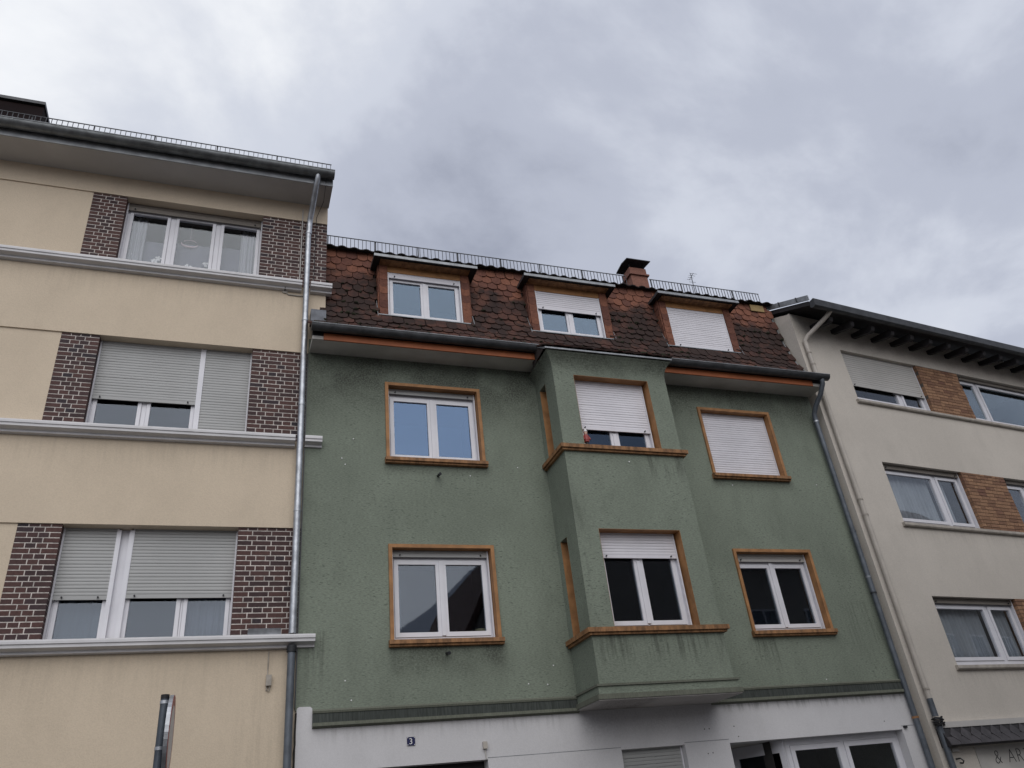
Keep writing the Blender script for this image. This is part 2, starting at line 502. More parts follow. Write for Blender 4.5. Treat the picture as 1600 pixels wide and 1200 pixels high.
def piece(name, me, H, parent, loc, rot=(0, 0, 0)):
    o = bpy.data.objects.new(name, me)
    col.objects.link(o)
    o.parent = parent or H['obj']
    o.location = tuple(loc[i] - H['off'][i] for i in range(3))
    o.rotation_euler = rot
    return o


def thing(name, loc, label, cat, group=None, rz=0):
    return house(name, loc, rz, label, cat, True, group)


slat_cache = {}


def slat_mesh(w, h, mat):
    key = (round(w, 3), round(h, 3), mat)
    if key not in slat_cache:
        prof = [(0.006, 0.0), (0.006, h), (-0.001, h), (-0.0025, h * 0.93), (-0.0045, h * 0.75), (-0.0055, h * 0.45), (-0.005, h * 0.2), (-0.003, h * 0.04), (-0.001, 0.0)]
        slat_cache[key] = MB().prism(prof[::-1], -w / 2, w / 2).mesh('slat', mat)
    return slat_cache[key]


def shutter(H, part, x0, x1, ztop, zbot, y, mat='slat_white', pitch=0.045, stops=True, bar='upvc'):
    """roller shutter: bottom bar and single slats, children of the window part"""
    b = MB().box(x0, x1, y - 0.010, y + 0.008, zbot, zbot + 0.05)
    b.build('shutter_bar', mat, H, part)
    if stops:
        for xx in (x0 + 0.10, x1 - 0.10):
            MB().tube([(xx, y - 0.010, zbot + 0.028), (xx, y - 0.035, zbot + 0.028)], 0.011, 8).build('stopper', 'dark_metal', H, part)
    z = zbot + 0.053
    me = slat_mesh(x1 - x0, pitch - 0.002, mat)
    while z < ztop:
        piece('slat', me, H, part, ((x0 + x1) / 2, y + random.uniform(-0.0012, 0.0012), z + random.uniform(-0.0006, 0.0006)), (0, random.uniform(-0.0012, 0.0012), 0))
        z += pitch


def window(H, x0, x1, z0, z1, y, sashes, shutters=(), frame='upvc', glass='glass', part=None, label=None, sash_w=0.05, room=True,
           slat='slat_white', pitch=0.045, handles=True, rail=True, roomdepth=1.5, sash_z=None):
    """frame with cut-outs for the sashes, each sash a ring with its own pane"""
    zz = sash_z or (z0 + 0.045, z1 - 0.045)
    holes = [(a, b, zz[0], zz[1]) for a, b in sashes]
    fr = MB().wall(x0, x1, z0, z1, y, y + 0.07, holes)
    if part is None:
        part = fr.build('window', frame, H, None, label=label)
    else:
        fr.build('window_frame', frame, H, part)
    for a, b in sashes:
        a2, b2, c, d = a + 0.004, b - 0.004, zz[0] + 0.004, zz[1] - 0.004
        MB().wall(a2, b2, c, d, y - 0.014, y + 0.05, [(a2 + sash_w, b2 - sash_w, c + sash_w, d - sash_w)]).build('sash', frame, H, part)
        MB().box(a2 + sash_w - 0.006, b2 - sash_w + 0.006, y + 0.012, y + 0.018, c + sash_w - 0.006, d - sash_w + 0.006).build('pane', glass, H, part)
    for (a, b, zb) in shutters:
        shutter(H, part, a, b, z1 + 0.03, zb, y - 0.05, slat, pitch)
        if rail:
            for xx in (a - 0.022, b + 0.001):
                MB().box(xx, xx + 0.021, y - 0.062, y - 0.001, z0, z1).build('guide_rail', frame, H, part)
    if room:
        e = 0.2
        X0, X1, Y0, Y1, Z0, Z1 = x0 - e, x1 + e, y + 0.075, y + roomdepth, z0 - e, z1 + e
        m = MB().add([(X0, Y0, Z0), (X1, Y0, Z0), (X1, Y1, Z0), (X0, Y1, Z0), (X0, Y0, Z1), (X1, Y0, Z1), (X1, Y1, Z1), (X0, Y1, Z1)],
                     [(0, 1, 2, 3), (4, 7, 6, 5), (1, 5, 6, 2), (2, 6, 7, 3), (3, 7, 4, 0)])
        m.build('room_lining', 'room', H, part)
    return part


def curtain(name, x0, x1, z0, z1, y, mat, label, H=None, waves=9, amp=0.025, group=None):
    """pleated cloth hanging behind a pane; coordinates of the house it hangs in"""
    n = waves * 8
    vs, fs = [], []
    rows = 4
    for j in range(rows + 1):
        t = j / rows
        for i in range(n + 1):
            s = i / n
            k = amp * (0.6 + 0.5 * t) * (1 + 0.4 * math.sin(s * 17 + 1))
            vs.append((x0 + (x1 - x0) * s, y + k * math.sin(s * waves * 2 * math.pi + 0.5 * math.sin(s * 9)), z1 - (z1 - z0) * t))
    for j in range(rows):
        for i in range(n):
            a = j * (n + 1) + i
            fs.append((a, a + 1, a + n + 2, a + n + 1))
    off = ((x0 + x1) / 2, y, z0)
    m = MB().add(vs, fs)
    me = m.mesh(name, mat, off, True)
    o = bpy.data.objects.new(name, me)
    col.objects.link(o)
    if H is not None and H['off'] == (0, 0, 0):
        mw = Matrix.Translation(H['obj'].location) @ Matrix.Rotation(H['obj'].rotation_euler.z, 4, 'Z')
        o.location = mw @ Vector(off)
        o.rotation_euler = H['obj'].rotation_euler
    else:
        o.location = off
    sol = o.modifiers.new('cloth', 'SOLIDIFY')
    sol.thickness = 0.004
    return tag(o, label, 'curtain', group)


# ------------------------------------------------------------------ ground
def sheet(name, x0, x1, y0, y1, z, mat, thick=0.0):
    m = MB()
    if thick:
        m.box(x0, x1, y0, y1, z - thick, z)
    else:
        m.quad((x0, y0, z), (x1, y0, z), (x1, y1, z), (x0, y1, z))
    return tag(m.build(name, mat), kind='structure')


sheet('ground', -300, 300, -300, 300, -0.14, 'soil')
sheet('road', -120, 120, -9.2, -1.95, -0.12, 'asphalt')
sheet('pavement', -40, 45, -1.8, 0.6, 0.0, 'paving', 0.13)
sheet('pavement', -40, 45, -12.6, -9.35, 0.0, 'paving', 0.13)
for (ya, yb) in ((-1.95, -1.803), (-9.347, -9.2)):
    k = MB().box(-40, 45, ya, yb, -0.13, 0.004)
    tag(k.build('kerb', 'kerb'), kind='structure')

# ------------------------------------------------------------------ YELLOW HOUSE
YW = 0.04
yel = house('yellow_house', (-4.0, YW, 0), 0, 'cream yellow house with dark brick piers beside its windows')
XL, XR = -9.0, 1.164
YB = YW + 0.022
body = MB()
for (za, zb) in ((0, 4.20), (5.73, 7.08), (8.651, 9.94), (11.404, 11.83)):
    body.box(XL, XR, YW, YW + 0.30, za, zb)
for (za, zb) in ((4.20, 5.73), (7.08, 8.651), (9.94, 11.404)):
    body.box(XL, -2.552, YB, YW + 0.30, za, zb)
body.build('wall', 'yellow', yel)
MB().box(XL, XL + 0.2, YW + 0.302, 9, 0, 11.8).build('wall', 'yellow', yel)
MB().box(XR - 0.2, XR - 0.002, YW + 0.302, 9, 0, 11.8).build('wall', 'yellow', yel)
MB().box(XL, XR, 9, 9.2, 0, 11.8).build('wall', 'yellow', yel)

bricks = []          # (x0,x1,z0,z1,y0,y1)
COURSE, JOINT = 0.0702, 0.013
for (za, zb) in ((4.20, 5.73), (7.08, 8.651), (9.94, 11.404)):
    MB().box(-2.552, -2.056, YB + 0.003, YW + 0.30, za, zb).build('pier_core', 'mortar', yel)
    MB().box(0.082, XR - 0.003, YB + 0.003, YW + 0.30, za, zb).build('pier_core', 'mortar', yel)
    top = zb
    k = 0
    while top > za + 0.02:
        z1 = top - (JOINT * 0.3 if k == 0 else JOINT / 2)
        z0 = max(top - COURSE + JOINT / 2, za)
        if k == 0:
            z0 = top - COURSE * 0.62 + JOINT / 2
        rowh = k % 2 == 0
        # left pier
        cuts = [0, .125, .25, .375, .5] if rowh else [0, .1875, .3125, .5]
        for i in range(len(cuts) - 1):
            a, b = -2.552 + cuts[i], -2.552 + cuts[i + 1]
            last = i == len(cuts) - 2
            bricks.append((a + (JOINT / 2 if i else 0.001), (b - JOINT / 2) if not last else -2.052, z0, z1, YB, YB + (0.185 if last else 0.05)))
        # right pier, from the window jamb to the corner
        w = XR - 0.078
        cuts = [0]
        step = 0.125 if rowh else 0.25
        c = 0.125 if rowh else 0.1875
        while c < w - 0.06:
            cuts.append(c)
            c += step
        cuts.append(w)
        for i in range(len(cuts) - 1):
            a, b = 0.078 + cuts[i], 0.078 + cuts[i + 1]
            bricks.append((a + (JOINT / 2 if i else 0), b - (JOINT / 2 if i < len(cuts) - 2 else 0), z0, z1, YB, YB + (0.185 if i == 0 else 0.05)))
        top -= COURSE * (0.62 if k == 0 else 1.0)
        k += 1


def lay_bricks(H, lst, mat, camloc, name='brick', limit=300, jit=0.0015):
    def score(b):
        c = Vector(((b[0] + b[1]) / 2, b[4], (b[2] + b[3]) / 2))
        return -(b[1] - b[0]) * (b[3] - b[2]) / (c - camloc).length_squared
    lst = sorted(lst, key=score)
    cache = {}
    rest = MB()
    for i, (a, b, c, d, e_, f_) in enumerate(lst):
        j = random.uniform(0, jit)
        if i < limit:
            key = (round(b - a, 3), round(d - c, 3), round(f_ - e_, 3))
            if key not in cache:
                w2, h2, t2 = (b - a) / 2, (d - c) / 2, f_ - e_
                bv = 0.002
                m = MB().add([(-w2, bv, -h2), (w2, bv, -h2), (w2, bv, h2), (-w2, bv, h2), (-w2 + bv, 0, -h2 + bv), (w2 - bv, 0, -h2 + bv), (w2 - bv, 0, h2 - bv), (-w2 + bv, 0, h2 - bv),
                              (-w2, t2, -h2), (w2, t2, -h2), (w2, t2, h2), (-w2, t2, h2)],
                             [(4, 5, 6, 7), (0, 1, 5, 4), (1, 2, 6, 5), (2, 3, 7, 6), (3, 0, 4, 7), (1, 0, 8, 9), (2, 1, 9, 10), (3, 2, 10, 11), (0, 3, 11, 8)])
                cache[key] = m.mesh(name, mat)
            piece(name, cache[key], H, None, ((a + b) / 2, e_ - j, (c + d) / 2))
        else:
            rest.box(a, b, e_ - j, f_, c, d)
    if rest.v:
        tag(rest.build('brickwork', mat, H), kind='stuff')


lay_bricks(yel, bricks, 'brick', CAM)

# ledges
LEDGE = [(YW + 0.02, 0.035), (-0.125, 0.008), (-0.130, -0.012), (-0.130, -0.040), (-0.116, -0.046), (-0.116, -0.082), (-0.104, -0.088), (-0.06, -0.098), (-0.03, -0.105), (-0.03, -0.135), (YW + 0.02, -0.140)]
for zl, split in ((4.225, False), (7.10, True), (9.962, True)):
    prof = [(a, zl + b) for a, b in LEDGE]
    if split:
        MB().prism(prof, XL, 0.765).build('ledge', 'ledge', yel)
        prof2 = [(min(a, YW + 0.02), zl + b) for a, b in LEDGE]
        MB().prism(prof2, 0.905, 1.15 if zl < 9 else 1.25).build('ledge', 'ledge', yel)
    else:
        prof = [(a if a > 0 else a * 1.12, b) for a, b in prof]
        MB().prism(prof, XL, 1.12).build('ledge', 'ledge', yel)

# windows
window(yel, -2.052, 0.078, 9.94, 11.40, 0.25, [(-2.0, -1.375), (-1.30, -0.665), (-0.59, 0.045)], [(-2.03, 0.056, 11.25)], glass='glass_soft', slat='slat_brown',
       sash_z=(10.03, 11.28))
window(yel, -2.052, 0.078, 7.08, 8.648, 0.25, [(-2.015, -1.375), (-1.315, -0.665), (-0.585, 0.045)], [(-2.030, -0.665, 7.665), (-0.590, 0.056, 7.10)], glass='glass', slat='slat_grey')
window(yel, -2.052, 0.078, 4.20, 5.728, 0.25, [(-2.015, -1.42), (-1.215, -0.555), (-0.53, 0.045)], [(-2.030, -1.425, 4.79), (-1.21, 0.056, 4.805)], glass='glass', slat='slat_grey')
MB().box(-1.37, -1.275, 0.262, 0.30, 4.22, 5.70).build('window_post', 'upvc_old', yel)
MB().box(-1.425, -1.372, 0.185, 0.248, 4.22, 5.71).build('window_post', 'upvc', yel)
MB().box(-1.273, -1.218, 0.185, 0.248, 4.22, 5.71).build('window_post', 'upvc', yel)
MB().box(-0.662, -0.592, 0.185, 0.248, 7.11, 8.64).build('window_post', 'upvc', yel)

# eaves, gutter, roof
MB().box(XL, 1.18, -0.50, YW + 0.01, 11.795, 11.86).build('soffit', 'soffit', yel)
MB().prism([(-0.503, 11.79), (-0.503, 11.92), (-0.53, 11.92), (-0.53, 11.775), (-0.515, 11.775)], XL, 1.18).build('fascia', 'zinc_mid', yel)


def gutter_prof(yc, zc_, r_, t=0.006, n=12, bead=True):
    o = [(yc + r_ * math.cos(math.pi + math.pi * k / n), zc_ + r_ * math.sin(math.pi + math.pi * k / n)) for k in range(n + 1)]
    i = [(yc + (r_ - t) * math.cos(2 * math.pi - math.pi * k / n), zc_ + (r_ - t) * math.sin(2 * math.pi - math.pi * k / n)) for k in range(n + 1)]
    return o + i


def gutter(H, x0, x1, yc, zc_, r_, mat, name='gutter', strap=0.8, bead='zinc_mid', cap=True):
    g = MB().prism(gutter_prof(yc, zc_, r_), x0, x1)
    if cap:
        for xx in (x0, x1 - 0.004):
            disc = [(yc + r_ * 0.99 * math.cos(math.pi + math.pi * k / 12), zc_ + r_ * 0.99 * math.sin(math.pi + math.pi * k / 12)) for k in range(13)]
            g.prism(disc, xx + 0.001, xx + 0.003)
    p = g.build(name, mat, H, smooth=True)
    MB().tube([(x0, yc - r_, zc_ + 0.004), (x1, yc - r_, zc_ + 0.004)], 0.010, 8).build('bead', bead, H, p)
    x = x0 + 0.35
    while x < x1:
        MB().prism(gutter_prof(yc, zc_, r_ + 0.004, 0.0035), x, x + 0.022).build('strap', mat, H, p)
        x += strap
    return p


gutter(yel, XL, 1.19, -0.62, 11.975, 0.098, 'zinc_gutter', strap=0.62)
slope = 0.55
MB().prism([(-0.56, 12.0), (-0.56, 12.05), (4.6, 12.05 + 5.16 * slope), (9.6, 12.05), (9.6, 12.0), (4.6, 12.0 + 5.16 * slope)], XL, 1.2).build('roof', 'pantile', yel)
MB().add([(1.15, YW + 0.05, 11.8), (1.15, 9.1, 11.8), (1.15, 4.6, 14.7)], [(0, 1, 2)]).add([(XL + 0.1, YW + 0.05, 11.8), (XL + 0.1, 9.1, 11.8), (XL + 0.1, 4.6, 14.7)], [(0, 1, 2)]).build('gable', 'yellow', yel)


def pantile_mesh(w, ln, mat, name='pantile'):
    n = 8
    top = [(-w / 2 + w * k / n, 0.012 * math.sin(math.pi * 2 * k / n) + 0.018 * (1 - abs(2 * k / n - 1))) for k in range(n + 1)]
    poly = [(x, z) for x, z in top] + [(x, z - 0.018) for x, z in top[::-1]]
    return MB().prism(poly, 0, ln, 'y').mesh(name, mat, smooth=False)


pm = pantile_mesh(0.215, 0.40, 'pantile')
x = -4.7
while x < 1.15:
    piece('pantile', pm, yel, None, (x, -0.585, 12.075), (math.atan(slope), 0, random.uniform(-0.01, 0.01)))
    x += 0.205


def snow_guard(H, x0, x1, y, z0, z1, step=0.072, bracket=0.85, lean=0.0, mat='guard', r_=0.007):
    m = MB()
    for zz in (z0, z1):
        m.box(x0, x1, y - 0.006 + lean * (zz - z0), y + 0.006 + lean * (zz - z0), zz - 0.007, zz + 0.007)
    x = x0 + 0.01
    while x < x1:
        j = random.uniform(-0.004, 0.004)
        m.box(x + j, x + j + 0.009, y - 0.0055, y + 0.0055, z0 - 0.02, z1 - 0.008)
        x += step
    p = m.build('snow_guard', mat, H)
    x = x0 + 0.03
    while x < x1:
        t = random.uniform(-0.012, 0.012)
        b = MB().box(x, x + 0.022, y + 0.0125, y + 0.0195, z0 - 0.16, z1 + 0.018)
        b.prism([(y + 0.0205, z0 + 0.10), (y + 0.03, z0 + 0.10), (y + 0.30, z0 + 0.04), (y + 0.28, z0 + 0.03)], x, x + 0.02)
        b.build('bracket', mat, H, p)
        x += bracket + random.uniform(-0.1, 0.1)
    return p


snow_guard(yel, -6.5, 1.17, -0.33, 12.29, 12.50, 0.078, 0.95)
# dark sheet-clad dormer on the yellow roof
d = MB().add([(-9, 0.35, 12.3), (-3.56, 0.35, 12.3), (-3.66, 0.35, 13.1), (-9, 0.35, 13.1), (-9, 0.72, 13.86), (-3.79, 0.72, 13.86), (-3.79, 3.0, 13.9), (-9, 3.0, 13.9), (-3.56, 3.0, 12.3)],
             [(0, 1, 2, 3), (3, 2, 5, 4), (4, 5, 6, 7), (1, 8, 6, 5, 2)])
dm = d.build('roof_dormer', 'dormer_clad', yel)
MB().box(-9, -3.77, 0.66, 3.02, 13.862, 13.93).build('dormer_cap', 'zinc_dark', yel, dm)

# downpipe
dp = MB().tube([(0.915, -0.62, 11.905), (0.910, -0.60, 11.82), (0.895, -0.50, 11.70), (0.870, -0.26, 11.47), (0.852, -0.13, 11.33), (0.845, -0.085, 11.22), (0.843, -0.085, 11.0)], 0.048, 12)
dpo = dp.build('downpipe', 'zinc', yel, smooth=True)
MB().tube([(0.915, -0.62, 11.99), (0.915, -0.62, 11.89)], [0.10, 0.05], 12).build('gutter_outlet', 'zinc', yel, dpo, smooth=True)
segs = [(11.05, 9.2), (9.22, 7.65), (7.67, 5.95), (5.97, 4.25)]
for i, (za, zb) in enumerate(segs):
    MB().tube([(0.835, -0.085, za), (0.835, -0.085, zb)], 0.046 + 0.001 * i, 14).build('pipe_section', 'zinc', yel, dpo, smooth=True)
    MB().tube([(0.835, -0.085, za - 0.02), (0.835, -0.085, za - 0.05)], 0.054, 14).build('pipe_clip', 'zinc', yel, dpo, smooth=True)
MB().tube([(0.833, -0.085, 4.09), (0.833, -0.085, 0.02)], 0.048, 14).build('pipe_section', 'pipe_grey', yel, dpo, smooth=True)
MB().tube([(0.833, -0.085, 4.10), (0.833, -0.085, 4.02)], 0.062, 14).build('pipe_collar', 'dark_metal', yel, dpo, smooth=True)
for zz in (10.9, 8.05, 5.3, 3.0):
    MB().box(0.80, 0.86, -0.045, YW + 0.01, zz, zz + 0.02).build('pipe_bracket', 'zinc_dark', yel, dpo)
# lightning wire from the gutter
MB().tube([(1.06, -0.70, 11.97), (1.055, -0.30, 11.62), (0.97, 0.02, 11.50), (0.955, 0.035, 9.98)], 0.005, 6).build('lightning_wire', 'dark_metal', yel)
MB().tube([(0.735, 0.03, 11.66), (0.735, 0.03, 11.45), (0.73, 0.035, 10.0)], 0.010, 6).build('wall_cable', 'soffit', yel)

# ------------------------------------------------------------------ GREEN HOUSE
GX0, GX1 = 0.915, 10.5
grn = house('green_house', (5.7, 0, 0), 0, 'green stucco house with ochre window trim, central bay and tiled mansard roof')
GA, GB, GC, GD = 2.115, 3.689, 7.855, 9.413
TW = 0.052
wins = {'G21': (GA, GB, 6.852, 8.194), 'G11': (GA, GB, 4.143, 5.495), 'G23': (GC, GD, 6.852, 8.194), 'G13': (GC, GD, 4.143, 5.495)}
holes = [(a + TW - 0.025, b - TW + 0.025, c - 0.02, d - TW + 0.025) for a, b, c, d in wins.values()]
holes.append((4.9, 6.62, 3.6, 8.4))
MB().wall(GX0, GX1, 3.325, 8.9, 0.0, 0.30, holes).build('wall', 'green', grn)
# ground floor wall with garage door, shuttered window and shop front
gh = [(1.35, 3.348, 0.0, 2.615), (5.262, 6.254, 1.3, 2.607), (6.989, 10.149, 0.0, 2.585)]
MB().wall(0.928, GX1, 0.0, 3.322, -0.02, 0.30, gh).build('ground_floor_wall', 'white_wall', grn)
MB().box(GX0, GX0 + 0.2, 0.302, 9, 0, 11).build('wall', 'green', grn)
MB().box(GX1 - 0.2, GX1, 0.302, 9, 0, 11).build('wall', 'green', grn)
MB().box(GX0, GX1, 9, 9.2, 0, 11).build('wall', 'green', grn)
MB().prism([(0.928, 3.3222), (1.116, 3.3222), (1.116, 3.345), (1.09, 3.365), (0.96, 3.368), (0.932, 3.352)], -0.02, -0.0005, 'y').build('plaster_patch', 'white_wall', grn)
# string course
for (xa, xb) in ((1.119, 4.70), (6.82, 10.41)):
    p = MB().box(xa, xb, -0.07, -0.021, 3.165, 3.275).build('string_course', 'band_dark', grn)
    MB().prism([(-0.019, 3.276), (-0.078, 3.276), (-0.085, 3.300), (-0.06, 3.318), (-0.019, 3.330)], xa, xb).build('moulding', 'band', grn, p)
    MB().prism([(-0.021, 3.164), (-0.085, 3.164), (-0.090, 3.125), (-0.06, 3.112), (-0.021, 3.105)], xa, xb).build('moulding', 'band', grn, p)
for (xa, xb) in ((0.93, 1.348), (3.35, 5.26), (6.256, 6.987), (10.151, 10.498)):
    MB().box(xa, xb, -0.0215, -0.0201, 2.630, 2.638).build('plaster_groove', 'zinc_mid', grn)


def trim(x0, x1, z0, z1, yw=0.0):
    """painted surround: two jambs, head, reveal lining and a sill"""
    p = MB().box(x0, x0 + TW, yw - 0.03, yw + 0.215, z0 + 0.002, z1).build('window_trim', 'orange', grn)
    MB().box(x1 - TW, x1, yw - 0.03, yw + 0.215, z0 + 0.002, z1).build('jamb', 'orange', grn, p)
    MB().box(x0 + TW + 0.0005, x1 - TW - 0.0005, yw - 0.03, yw + 0.215, z1 - TW, z1 - 0.0005).build('head', 'orange', grn, p)
    s = MB().prism([(yw + 0.215, z0 + 0.012), (yw - 0.085, z0), (yw - 0.09, z0 - 0.055), (yw - 0.06, z0 - 0.06), (yw - 0.06, z0 - 0.085), (yw - 0.001, z0 - 0.088), (yw + 0.215, z0 - 0.05)], x0 - 0.022, x1 + 0.022)
    s.build('sill', 'orange_dirty', grn, p)
    return p


for k, (a, b, c, d) in wins.items():
    trim(a, b, c, d)
    ia, ib = a + TW + 0.001, b - TW - 0.001
    mid = (ia + ib) / 2
    sh = {'G21': [(ia + 0.03, ib - 0.03, d - TW - 0.09)], 'G11': [(ia + 0.03, ib - 0.03, d - TW - 0.10)], 'G13': [(ia + 0.03, ib - 0.03, d - TW - 0.13)], 'G23': [(ia + 0.03, ib - 0.03, c + 0.02)]}[k]
    window(grn, ia, ib, c + 0.013, d - TW - 0.001, 0.15, [(ia + 0.045, mid - 0.012), (mid + 0.012, ib - 0.045)], sh,
           glass='glass_blue' if k == 'G21' else 'glass', sash_w=0.062, sash_z=(c + 0.075, d - TW - (0.13 if k != 'G13' else 0.16)),
           slat='slat_white' if k == 'G23' else ('slat_silver' if k == 'G13' else 'slat_grey'))
    MB().box(mid - 0.030, mid + 0.030, 0.122, 0.1355, c + 0.09, d - TW - 0.14).build('cover_strip', 'upvc', grn)
    for q in range(4):
        xx = ia + 0.15 + q * (ib - ia - 0.3) / 3
        MB().box(xx - 0.022, xx + 0.022, 0.137, 0.1495, c + 0.030, c + 0.042).build('drain_cap', 'upvc_old', grn)

# bay (oriel)
BX0, BX1, BY = 4.72, 6.80, -0.767
BW0, BW1 = 5.081, 6.446
bay_holes = [(BW0, BW1, 4.03, 5.506), (BW0, BW1, 6.82, 8.164)]
FL = 8.22          # the flare begins
b = MB().wall(BX0, BX1, 3.33, FL, BY, BY + 0.20, bay_holes)
bay = b.build('bay', 'green', grn)


def ywall(xo, xi, z0, z1, y0, y1, holes):
    """side wall of the bay: holes given as (y0,y1,z0,z1)"""
    m = MB().wall(y0, y1, z0, z1, xo, xi, holes)
    m.v = [(v[1], v[0], v[2]) for v in m.v]
    m.f = [tuple(reversed(f)) for f in m.f]
    return m


sh_ = [(-0.40, -0.148, 4.03, 5.509), (-0.40, -0.148, 6.82, 8.175)]
ywall(BX0 + 0.0005, BX0 + 0.20, 3.33, FL, BY + 0.2005, -0.001, sh_).build('bay_side', 'green', grn, bay)
ywall(BX1 - 0.0005, BX1 - 0.20, 3.33, FL, BY + 0.2005, -0.001, sh_).build('bay_side', 'green', grn, bay)
# flared cornice (cove)
vs, fs = [], []
NC = 7
for i in range(NC + 1):
    t = i / NC
    o_ = 0.115 * (1 - math.cos(t * math.pi / 2)) ** 1.0
    z = FL + (8.53 - FL) * math.sin(t * math.pi / 2) ** 0.9 if i else FL
    z = FL + (8.53 - FL) * t
    o_ = 0.12 * t ** 2.6
    vs += [(BX0 - o_, 0.02, z), (BX0 - o_, BY - o_, z), (BX1 + o_, BY - o_, z), (BX1 + o_, 0.02, z)]
for i in range(NC):
    for k in range(3):
        fs.append((i * 4 + k, i * 4 + k + 1, i * 4 + 4 + k + 1, i * 4 + 4 + k))
m = MB().add(vs, fs)
m.quad((BX0 - 0.12, 0.02, 8.53), (BX0 - 0.12, BY - 0.12, 8.53), (BX1 + 0.12, BY - 0.12, 8.53), (BX1 + 0.12, 0.02, 8.53))
m.build('cove', 'green', grn, bay)
# bay sills running round
for zt in (4.062, 6.855):
    sp = lambda e, za, zb: MB().add([(BX0 - e, -0.012, za), (BX0 - e, BY - e, za), (BX1 + e, BY - e, za), (BX1 + e, -0.012, za), (BX0 - e, -0.012, zb), (BX0 - e, BY - e, zb), (BX1 + e, BY - e, zb), (BX1 + e, -0.012, zb)],
                                    [(0, 1, 5, 4), (1, 2, 6, 5), (2, 3, 7, 6), (3, 2, 1, 0), (4, 5, 6, 7), (0, 4, 7, 3)])
    sp(0.075, zt - 0.062, zt).build('bay_sill', 'orange_dirty', grn, bay)
    sp(0.045, zt - 0.095, zt - 0.0625).build('bay_sill_moulding', 'orange_dirty', grn, bay)
# bay foot
for e, za, zb, mt in ((0.055, 3.305, 3.333, 'band'), (0.035, 3.205, 3.3045, 'band_dark2'), (0.065, 3.140, 3.2045, 'band')):
    mt = 'green' if mt == 'band_dark2' else mt
    MB().box(BX0 - e, BX1 + e, BY - e, -0.02, za, zb).build('bay_foot', mt, grn, bay)
MB().box(BX0 - 0.05, BX1 + 0.05, BY - 0.05, -0.03, 3.125, 3.1395).build('bay_underside', 'bay_under', grn, bay)
MB().box(BX0 + 0.2, BX1 - 0.2, BY + 0.2, 0.0, 3.34, 3.4).build('bay_floor', 'room', grn, bay)
# bay window linings and windows
for (zs, zt, shz) in ((4.062, 5.506, 5.112), (6.855, 8.164, 7.242)):
    MB().box(BW1 - 0.004, BW1 - 0.0005, BY + 0.001, BY + 0.285, zs, zt - 0.006).build('bay_jamb', 'orange', grn, bay)
    MB().box(BW0 + 0.0005, BW0 + 0.004, BY + 0.001, BY + 0.285, zs, zt - 0.006).build('bay_jamb', 'orange', grn, bay)
    MB().box(BW0 + 0.0005, BW1 - 0.0005, BY + 0.001, BY + 0.285, zt - 0.0055, zt - 0.001).build('bay_lintel', 'orange', grn, bay)
    yf = BY + 0.215
    mid = (BW0 + BW1) / 2 - 0.02
    window(grn, BW0 + 0.005, BW1 - 0.03, zs, zt - 0.006, yf, [(BW0 + 0.05, mid - 0.01), (mid + 0.01, BW1 - 0.075)], [(BW0 + 0.03, BW1 - 0.055, shz)],
           glass='glass_sky' if zs > 6 else 'glass', sash_w=0.062, sash_z=(zs + 0.075, zt - 0.12), roomdepth=1.9)
    MB().box(mid - 0.03, mid + 0.03, yf - 0.028, yf - 0.015, zs + 0.10, shz - 0.03).build('cover_strip', 'upvc', grn)
    for q in range(4):
        xx = BW0 + 0.2 + q * 0.32
        MB().box(xx - 0.022, xx + 0.022, yf - 0.012, yf - 0.0005, zs + 0.030, zs + 0.042).build('drain_cap', 'upvc_old', grn)
    for (xo, sgn) in ((BX0, 1), (BX1, -1)):
        x_ = xo + sgn * 0.001
        for (ya, yb) in ((-0.1535, -0.149), (-0.399, -0.3945)):
            MB().box(min(x_, xo + sgn * 0.2), max(x_, xo + sgn * 0.2), ya, yb, zs, zt).build('bay_jamb', 'orange', grn, bay)
        xf = xo + sgn * 0.14
        MB().box(min(xf, xf + sgn * 0.05), max(xf, xf + sgn * 0.05), -0.394, -0.154, zs, zt).build('side_window', 'upvc', grn, bay)
        MB().box(min(xf - sgn * 0.004, xf), max(xf - sgn * 0.004, xf) - 0.0005, -0.345, -0.205, zs + 0.08, zt - 0.08).build('pane', 'glass', grn, bay)

# eaves
for (xa, xb) in ((0.93, BX0 - 0.02), (BX1 + 0.02, 10.56)):
    MB().box(xa, xb, -0.40, 0.005, 8.640, 8.70).build('soffit', 'soffit_old', grn)
    MB().box(xa + (0.17 if xa < 2 else 0), xb - (0.25 if xa > 2 else 0), -0.425, -0.4005, 8.625, 8.745).build('fascia', 'fascia', grn)
    MB().box(xa, xb, -0.3995, -0.3, 8.701, 8.80).build('eaves_board', 'tarwood', grn)
gutter(grn, 0.90, 4.62, -0.505, 8.815, 0.085, 'zinc_dark', strap=0.58, cap=True)
gutter(grn, 6.97, 10.64, -0.505, 8.815, 0.085, 'zinc_dark', strap=0.56, cap=True)
MB().prism([(-0.905, 8.552), (-0.905, 8.580), (-0.87, 8.588), (-0.60, 8.76), (-0.60, 8.75), (-0.87, 8.552)], BX0 - 0.14, BX1 + 0.14).build('bay_roof_edge', 'zinc_mid', grn)

# mansard
PROF = [(-0.50, 8.80), (-0.36, 8.885), (-0.171, 9.06), (-0.06, 9.235), (0.023, 9.41), (0.12, 9.70), (0.192, 9.99), (0.288, 10.62), (0.330, 11.14)]
seg = [math.dist(PROF[i], PROF[i + 1]) for i in range(len(PROF) - 1)]
ARC = sum(seg)


